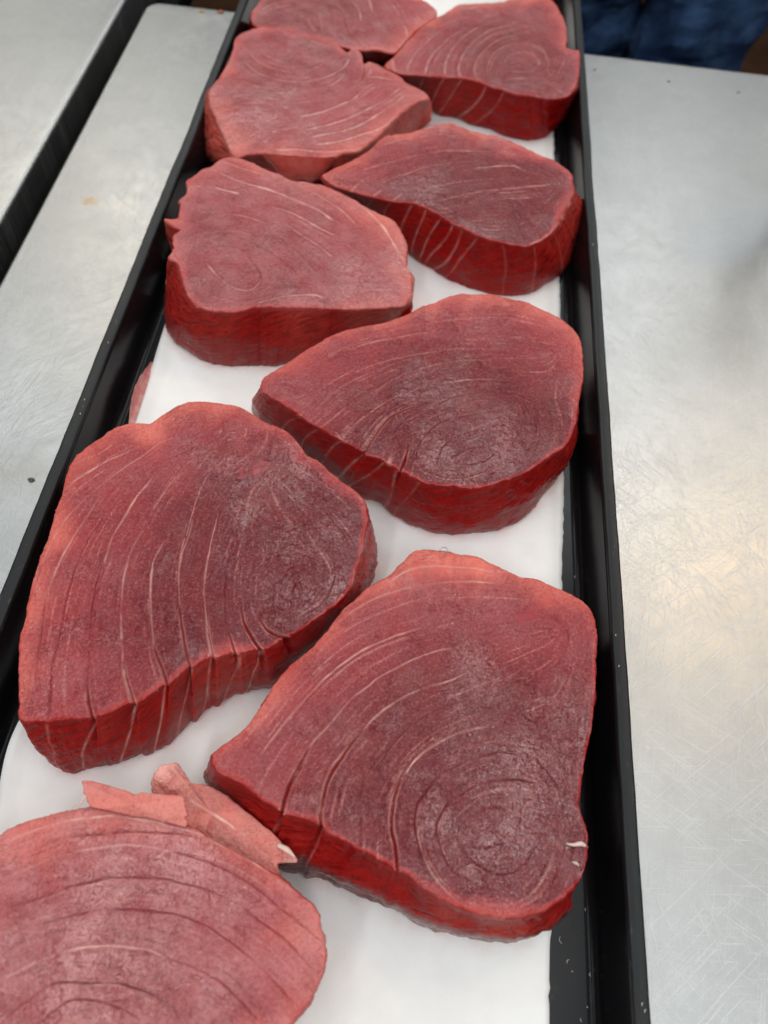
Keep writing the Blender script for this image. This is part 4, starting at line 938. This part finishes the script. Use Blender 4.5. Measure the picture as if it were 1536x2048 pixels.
    rr = np.hypot(rv[:, 0], rv[:, 1]); th = np.arctan2(rv[:, 1], rv[:, 0])
    rr = rr + fbm(X[:, 0] * 0.05 + sd, X[:, 1] * 0.05 + 7, 2) * 6
    # rings of fine fibre round the eye of the loin
    dz += 0.05 * np.sin(rr * 1.6) * np.exp(-rr / 30)
    flow = np.stack([rr, th * np.maximum(rr, 6), X[:, 0] * 0], 1)
    co_top = np.column_stack([X, zt + dz])
    rg = np.tile(0.9 + 1.5 * fbm(sa * 0.25 + sd, sa * 0 + 6, 3) + 0.5 * fbm(sa * 1.1 + sd, sa * 0 + 2, 2), K)
    wl0 = np.clip((rg - ED) / 1.6 + 0.25, 0, 0.85) * np.clip(1 - pale_v * 1.6, 0, 1)
    sheen = np.zeros(Nn)
    for (wx, wy, wr) in S['sheen']:
        sheen = np.maximum(sheen, np.exp(-((X[:, 0] - wx) ** 2 + (X[:, 1] - wy) ** 2) / (1.45 * wr) ** 2))
    A_top = dict(core=core, pale=pale_v, vein=vein, cut=cut, wall=wl0, wet=wet, skin=np.zeros(Nn), flow=flow, haze=np.full(Nn, S['haze']), fib=fib, sheen=sheen)
    # ---- walls
    rimz = (zt + dz).reshape(K, N)[-1]
    cr = crack.reshape(K, N)[-1]
    vv = (np.arange(1, nW + 1) / nW)
    bx = ox + of
    if zb < 10:
        FEET.append(np.vstack([bx, bx[:1]])[::4])
    bot = bx + nrm * (fbm(sa * 0.2 + sd, sa * 0 + 8 + sd, 3) * 0.5)[:, None]
    rows = []; A = {k: [] for k in A_top}
    wallines = S['walls']
    uu = sa
    def near_u(pt, poly):
        return sa[np.argmin(((poly - np.array(pt)) ** 2).sum(1))]
    wl = [(near_u(a, ox), near_u(b, bx), st) for a, b, st in wallines]
    H = zt - zb
    for v in vv:
        ease = v ** 0.9
        q = ox + (bot - ox) * ease
        bul = math.sin(math.pi * min(1, v * 1.02)) * (1.3 if H > 15 else 0.5) - (1.5 * max(0, (v - 0.84) / 0.16) ** 2 if H > 15 else 0)
        b2 = bul + fbm(uu * 0.09 + sd, np.full(N, v * H * 0.12), 3) * (1.0 if H > 15 else 0.3) + fbm(uu * 0.5 + sd, np.full(N, v * H * 0.5), 2) * 0.25
        sk = np.zeros(N)
        if S['skin'] and S['skin'] < 1:
            sk = S['skin'] * np.clip((v - 0.5 + 0.25 * fbm(uu * 0.05 + sd, uu * 0, 2)) / 0.25, 0, 1) * (1 - pl)
        if S['skin'] == 1:
            prof = np.clip((v - 0.42) / 0.1, 0, 1)
            front = np.clip((np.hypot(of[:, 0], of[:, 1]) - 5) / 5, 0, 1)
            sk = prof * front
            b2 = b2 + front * (1.6 * math.exp(-((v - 0.52) / 0.16) ** 2) - 1.4 * math.exp(-((v - 0.25) / 0.16) ** 2))
        b2 = b2 - cr * 2.2 * max(0, 1 - v / 0.45)
        q = q - nrm * b2[:, None]
        z = rimz + (zb - rimz) * v if H > 15 else rimz + (zb - zt) * v
        vn = np.zeros(N)
        for (u0, u1, st) in wl:
            du = (u1 - u0 + per / 2) % per - per / 2
            uc = u0 + du * v + 0.8 * math.sin(v * 5 + u0)
            d = np.abs((uu - uc + per / 2) % per - per / 2)
            vn = np.maximum(vn, st * (0.55 + 0.45 * fbm(uu * 0 + v * 9 + u0, uu * 0 + 2, 2)) * np.exp(-(d / 0.45) ** 2))
            z = z + 0
            q = q + nrm * (0.5 * st * np.exp(-(d / 0.9) ** 2))[:, None]
        rows.append(np.column_stack([q, z]))
        A['core'].append(np.zeros(N)); A['pale'].append(pl * (1 - 0.3 * v if H > 15 else 1)); A['vein'].append(np.clip(vn, 0, 1)); A['cut'].append(cr * max(0, 1 - v / 0.4))
        A['wall'].append(np.clip(np.maximum(wl0.reshape(K, N)[-1], v * H / 1.4), 0, 1)); A['wet'].append(np.full(N, 0.35)); A['skin'].append(sk); A['haze'].append(np.full(N, S['haze'])); A['fib'].append(np.full(N, 0.5)); A['sheen'].append(np.zeros(N))
        A['flow'].append(np.column_stack([np.full(N, v * H) + fbm(uu * 0.1, uu * 0 + v, 2) * 2, uu, uu * 0]))
    # closing rings under the steak
    for f in (0.85, 0.4):
        q = ctr + (rows[nW - 1][:, :2] - ctr) * f
        rows.append(np.column_stack([q, np.full(N, zb) if H > 15 else rows[nW - 1][:, 2] * f + zb * (1 - f)]))
        for k in A:
            A[k].append(A[k][nW - 1])
    co = np.vstack([[[ctr[0], ctr[1], zt + dz.reshape(K, N)[0].mean()]], co_top] + rows)
    at = {}
    for k in A_top:
        a0 = A_top[k][:1]
        at[k] = np.concatenate([a0, A_top[k]] + A[k])
    nr = K + nW + 2
    i = np.arange(N); j = (i + 1) % N
    quads = []
    for r in range(nr - 1):
        a = 1 + r * N; b = a + N
        quads.append(np.stack([a + i, b + i, b + j, a + j], 1))
    quads = np.vstack(quads)
    # close the centre with quads spanning two spokes
    i2 = np.arange(0, N - (N % 2), 2)
    quads = np.vstack([quads, np.stack([np.zeros_like(i2), 1 + i2, 1 + (i2 + 1) % N, 1 + (i2 + 2) % N], 1)])
    base = np.array([ctr[0], ctr[1], zb])
    loc = base / 1000.0
    o = big_mesh(name, (co - base) / 1000.0, quads, M_FLESH, at)
    o.location = loc
    if parent:
        o.parent = parent
        o.location = Vector(loc) - parent.location
    return o

GRP = 'raw tuna steaks laid in two staggered columns on white paper'
INFO = [
    ('s8', 'large dark red tuna steak with a ringed eye, nearest the tray rim at lower right'),
    ('s7', 'large tuna steak by the left rim with parallel white seams and a tall cut front'),
    ('s6', 'oval tuna steak with deep slit in its front edge, behind the ringed steak'),
    ('s5', 'tuna steak with ragged left edge overhanging the left rim, pink right side'),
    ('s4', 'smooth tuna steak with pale seams striping its red front wall, against right rim'),
    ('s3', 'pale tuna steak with curved white stripes and notched back, by the left rim'),
    ('s2', 'tuna steak with target-like rings and striped front wall, farthest whole one along right rim'),
    ('s1', 'tuna steak cut by the top of the photo, touching left rim, wavy dark groove'),
    ('s9', 'pale pink tuna steak with torn flaps, cut by the lower left of the photo'),
]
made = {}
for key, label in INFO:
    o = steak('tuna_steak', key)
    tag(o, label, 'tuna steak', GRP)
    made[key] = o
steak('torn_flap', 'f1', made['s9'])
steak('torn_flap', 'f2', made['s9'])

paper()

# the far steak of which only the front foot shows, at the very top
m = made['s4'].copy()
COL.objects.link(m)
m.location = (0.045, 0.785, 0.0035)
m['label'] = 'sliver of red tuna steak at the very top edge above the white paper'

# ------------------------------------------------------------------ strands, scraps, flecks
def tube(name, pts, radii, mat, parent=None, seg=8):
    P = [Vector(p) for p in crom(np.array(pts), 6)]
    rad = np.interp(np.linspace(0, 1, len(P)), np.linspace(0, 1, len(radii)), radii)
    V, F = [], []
    for i, p in enumerate(P):
        d = P[min(i + 1, len(P) - 1)] - P[max(i - 1, 0)]
        d = d.normalized()
        u = d.cross(Vector((0, 0, 1)))
        u = u.normalized() if u.length > 1e-6 else Vector((1, 0, 0))
        w = u.cross(d)
        for s in range(seg):
            a = 2 * math.pi * s / seg
            V.append(Vector(p) + float(rad[i]) * (u * math.cos(a) + w * math.sin(a) * 0.6))
    for i in range(len(P) - 1):
        for s in range(seg):
            t = (s + 1) % seg
            F.append((i * seg + s, i * seg + t, (i + 1) * seg + t, (i + 1) * seg + s))
    F.append(tuple(reversed(range(seg)))); F.append(tuple(range((len(P) - 1) * seg, len(P) * seg)))
    c = sum(P, Vector()) / len(P)
    o = mesh_obj(name, [v - Vector(c) for v in V], F, mat)
    o.location = c
    if parent:
        o.parent = parent
        o.location = Vector(c) - parent.location
    return o
s8, s9 = made['s8'], made['s9']
tube('fat_strand', [(0.0999, 0.0508, 0.0382), (0.1028, 0.0504, 0.0390), (0.1057, 0.0511, 0.0388), (0.1081, 0.0503, 0.0378)], [0.0002, 0.0006, 0.0009, 0.0004], M_FAT, s8)
tube('fat_strand', [(0.1024, 0.0449, 0.0384), (0.1036, 0.0446, 0.0388), (0.1049, 0.0440, 0.0381)], [0.0002, 0.0006, 0.0003], M_FAT, s8)
tube('fat_strand', [(-0.0676, 0.0470, 0.0425), (-0.0690, 0.0447, 0.0410), (-0.0721, 0.0431, 0.0388)], [0.0003, 0.0005, 0.0002], M_FAT, s9)
tube('flap_tip', [(-0.0005, 0.0405, 0.0288), (0.0030, 0.0392, 0.0292), (0.0062, 0.0372, 0.0286)], [0.0008, 0.0011, 0.0003], M_FAT, s9)

def fleck(x, y, z, ln, ang, bend=0.3, mat=M_FAT, name='fish_fleck', w=0.00017):
    c, s = math.cos(ang), math.sin(ang)
    pts = [(x - ln / 2 * c, y - ln / 2 * s, z), (x - bend * ln * s, y + bend * ln * c, z + w * 0.5), (x + ln / 2 * c, y + ln / 2 * s, z)]
    return tube(name, pts, [w * 0.5, w, w * 0.5], mat, None, 6)
rn = random.Random(4)
for (x, y, ln, ang) in ((0.1074, 0.0232, 0.0026, 1.8), (0.1099, 0.0164, 0.0018, 1.0), (0.1180, 0.0132, 0.0013, 1.7), (0.1170, 0.0344, 0.0010, 1.4), (0.1113, 0.0133, 0.0008, 0.5), (0.1141, -0.0012, 0.0012, 1.8), (0.1175, 0.1768, 0.0013, 1.5), (0.1165, 0.0030, 0.0007, 2.1)):
    tag(fleck(x, y, 0.0024, ln, ang), 'tiny white fish fleck stuck to the black tray floor right of the paper', 'fleck', 'white flecks in the tray')
for (x, y) in ((0.1274, 0.0053), (0.1282, 0.0035), (0.1264, 0.1370), (0.1269, 0.1233), (0.1276, 0.3869), (-0.1272, 0.2277), (-0.1266, 0.2191), (-0.1268, 0.2658)):
    tag(fleck(x, y, 0.0285, 0.0011, rn.uniform(1, 2), 0.2, w=0.00022), 'tiny pale fish fleck dried onto the black tray rim', 'fleck', 'pale flecks on the tray rim')

# pink scrap of membrane standing up along the paper's left edge
A = crom([(-0.1128, 0.2330, 0.0040), (-0.1140, 0.2440, 0.0075), (-0.1146, 0.2560, 0.0085), (-0.1136, 0.2680, 0.0070), (-0.1124, 0.2780, 0.0038)], 8)
B = crom([(-0.1108, 0.2330, 0.0036), (-0.1110, 0.2440, 0.0036), (-0.1112, 0.2560, 0.0036), (-0.1114, 0.2680, 0.0036), (-0.1116, 0.2780, 0.0036)], 8)
V, F = [], []
c0 = np.array((-0.1118, 0.255, 0.0036))
nA = len(A)
for lay in (0, 0.0006):
    for t in np.linspace(0, 1, 6):
        for i in range(nA):
            p = B[i] + (A[i] - B[i]) * t + np.array((lay - 0.0012 * math.sin(math.pi * t), 0, 0.0003 * math.sin(i * 1.3) * t)) - c0
            V.append(p)
for lay in (0, 1):
    o0 = lay * 6 * nA
    for r in range(5):
        for i in range(nA - 1):
            q = (o0 + r * nA + i, o0 + r * nA + i + 1, o0 + (r + 1) * nA + i + 1, o0 + (r + 1) * nA + i)
            F.append(q if lay else q[::-1])
for i in range(nA - 1):
    a = 5 * nA + i; b = 6 * nA + a
    F.append((a, a + 1, b + 1, b))
sc = mesh_obj('membrane_scrap', V, F, M_MEMBRANE)
sc.location = c0
tag(sc, 'thin pink membrane scrap standing along the left edge of the white paper', 'scrap')

# pale torn flap hanging down the front of the notched steak
s3 = made['s3']
FT = crom(FLAP_TOP, 6); FB = crom(FLAP_LOW, 6)
V, F = [], []
nA = len(FT); o3 = np.array(s3.location)
for lay in (0, 1):
    for t in np.linspace(0, 1, 9):
        for i in range(nA):
            p = FT[i] + (FB[i] - FT[i]) * t + np.array((0, -0.0012 * math.sin(math.pi * t) - 0.0012 * lay, 0.0007 * math.sin(i * 0.9) * t))
            V.append(p - o3)
for lay in (0, 1):
    q0 = lay * 9 * nA
    for r in range(8):
        for i in range(nA - 1):
            q = (q0 + r * nA + i, q0 + r * nA + i + 1, q0 + (r + 1) * nA + i + 1, q0 + (r + 1) * nA + i)
            F.append(q if not lay else q[::-1])
for i in range(nA - 1):
    a = 8 * nA + i; b = a + 9 * nA
    F.append((a, a + 1, b + 1, b))
for r in range(8):
    for i in (0, nA - 1):
        a = r * nA + i; b = a + 9 * nA
        F.append((a, b, b + nA, a + nA))
mesh_obj('torn_flap', V, F, M_FLAP, s3)

# clear droplet clinging to the far edge of the ringed steak
bm = bmesh.new()
bmesh.ops.create_uvsphere(bm, u_segments=20, v_segments=12, radius=0.0016)
for v in bm.verts:
    v.co.z *= 0.85 if v.co.z > 0 else 0.5
    v.co.x *= 1.15
me = bpy.data.meshes.new('water_droplet'); bm.to_mesh(me); bm.free()
me.polygons.foreach_set('use_smooth', [True] * len(me.polygons))
me.materials.append(M_WATER)
dr = bpy.data.objects.new('water_droplet', me); COL.objects.link(dr); dr.location = (0.0505, 0.1627, 0.0378)
tag(dr, 'clear round droplet on the back edge of the ringed tuna steak', 'droplet')

# crumbs lying on the steel
def crumb(x, y, r, mat, label, group=None, name='crumb'):
    bm = bmesh.new()
    bmesh.ops.create_icosphere(bm, subdivisions=2, radius=r)
    rr = random.Random(int(abs(x) * 1e5))
    for v in bm.verts:
        v.co *= rr.uniform(0.7, 1.2)
        v.co.x *= 1.5; v.co.z *= 0.5
    me = bpy.data.meshes.new(name); bm.to_mesh(me); bm.free()
    me.materials.append(mat)
    o = bpy.data.objects.new(name, me); COL.objects.link(o); o.location = (x, y, r * 0.35)
    tag(o, label, 'crumb', group)
crumb(-0.152, 0.1962, 0.0012, M_CRUMB, 'dark grey crumb in the smear left of the tray rim')
crumb(-0.1707, 0.6535, 0.0015, mat_simple('tan_crumb', (0.40, 0.28, 0.10), 0.7), 'small tan crumb near the far end of the steel strip')
crumb(-0.1560, 0.6560, 0.0020, mat_simple('brown_crumb', (0.30, 0.12, 0.05), 0.7), 'brown crumb on the far steel edge beside the black rim')
for x, y in ((0.148, 0.636), (0.207, 0.632), (0.262, 0.628)):
    crumb(x, y, 0.0008, M_CRUMB, 'tiny dark crumb near the far edge of the steel table', 'dark crumbs by the far table edge')
# small black dispenser standing at the right border: its foot just enters view, its nozzle is unseen, added to mirror as a dark smear in the steel
stand_root = empty('black_stand', (0.295, 0.512, 0.0))
tag(stand_root, 'small black dispenser whose foot just enters at the right border of the table', 'stand')
V, F = [], []
prof = [(0.0, 0.0006), (0.017, 0.0006), (0.0185, 0.003), (0.0185, 0.012), (0.016, 0.015), (0.006, 0.018), (0.0055, 0.11), (0.0, 0.111)]
n = 28
for (r, z) in prof:
    for i in range(n):
        a = 2 * math.pi * i / n
        V.append((r * math.cos(a), r * math.sin(a), z))
for q in range(len(prof) - 1):
    for i in range(n):
        j = (i + 1) % n
        F.append((q * n + i, q * n + j, (q + 1) * n + j, (q + 1) * n + i))
mesh_obj('stem', V, F, M_BLACK, stand_root)
tube('top_bar', [(0.252, 0.484, 0.112), (0.268, 0.496, 0.120), (0.290, 0.511, 0.122), (0.330, 0.536, 0.121)], [0.014, 0.024, 0.024, 0.018], M_BLACK, stand_root, 16)

# ------------------------------------------------------------------ the person behind the table (only the trouser legs show)
person = empty('person', (0.285, 1.19, -0.9))
tag(person, 'person in dark blue trousers standing behind the far table edge', 'person')
bm = bmesh.new()
joints = {'pelvis': (-0.0, 0.0, 0.92), 'waist': (0, 0.0, 1.05), 'lh': (-0.070, 0, 0.86), 'rh': (0.085, 0, 0.86), 'lk': (-0.060, 0.01, 0.50), 'rk': (0.075, -0.03, 0.50), 'la': (-0.125, 0.02, 0.10), 'ra': (0.10, 0.0, 0.10),
          'lt': (-0.062, 0.03, 0.68), 'rt': (0.082, -0.025, 0.68)}
rad = {'pelvis': (0.15, 0.11), 'waist': (0.15, 0.105), 'lh': (0.092, 0.098), 'rh': (0.092, 0.098), 'lt': (0.085, 0.088), 'rt': (0.080, 0.086), 'lk': (0.076, 0.078), 'rk': (0.068, 0.074), 'la': (0.055, 0.062), 'ra': (0.055, 0.062)}
vs = {k: bm.verts.new(p) for k, p in joints.items()}
for a, b in (('pelvis', 'waist'), ('pelvis', 'lh'), ('pelvis', 'rh'), ('lh', 'lt'), ('lt', 'lk'), ('rh', 'rt'), ('rt', 'rk'), ('lk', 'la'), ('rk', 'ra')):
    bm.edges.new((vs[a], vs[b]))
me = bpy.data.meshes.new('trousers'); bm.to_mesh(me)
order = list(joints)
bm.free()
tr = bpy.data.objects.new('trousers', me); COL.objects.link(tr); tr.parent = person
md = tr.modifiers.new('skin', 'SKIN')
for i, kx in enumerate(order):
    me.skin_vertices[0].data[i].radius = rad[kx]
me.skin_vertices[0].data[0].use_root = True
sb = tr.modifiers.new('smooth', 'SUBSURF'); sb.levels = 3; sb.render_levels = 3
tx = bpy.data.textures.new('folds', 'CLOUDS'); tx.noise_scale = 0.07
dm = tr.modifiers.new('folds', 'DISPLACE'); dm.texture = tx; dm.strength = 0.05; dm.mid_level = 0.5
me.materials.append(M_DENIM)
for s, ax, ay in ((-1, -0.125, 0.02), (1, 0.10, 0.0)):
    bm = bmesh.new()
    bmesh.ops.create_uvsphere(bm, u_segments=16, v_segments=10, radius=1)
    for v in bm.verts:
        t = max(0, -v.co.y)
        v.co = Vector((v.co.x * 0.045, v.co.y * 0.13 - 0.06, max(-0.045, v.co.z * (0.06 - 0.025 * t))))
    me = bpy.data.meshes.new('shoe'); bm.to_mesh(me); bm.free(); me.materials.append(M_SHOE)
    me.polygons.foreach_set('use_smooth', [True] * len(me.polygons))
    o = bpy.data.objects.new('shoe', me); COL.objects.link(o); o.parent = person; o.location = (ax, ay, 0.046)
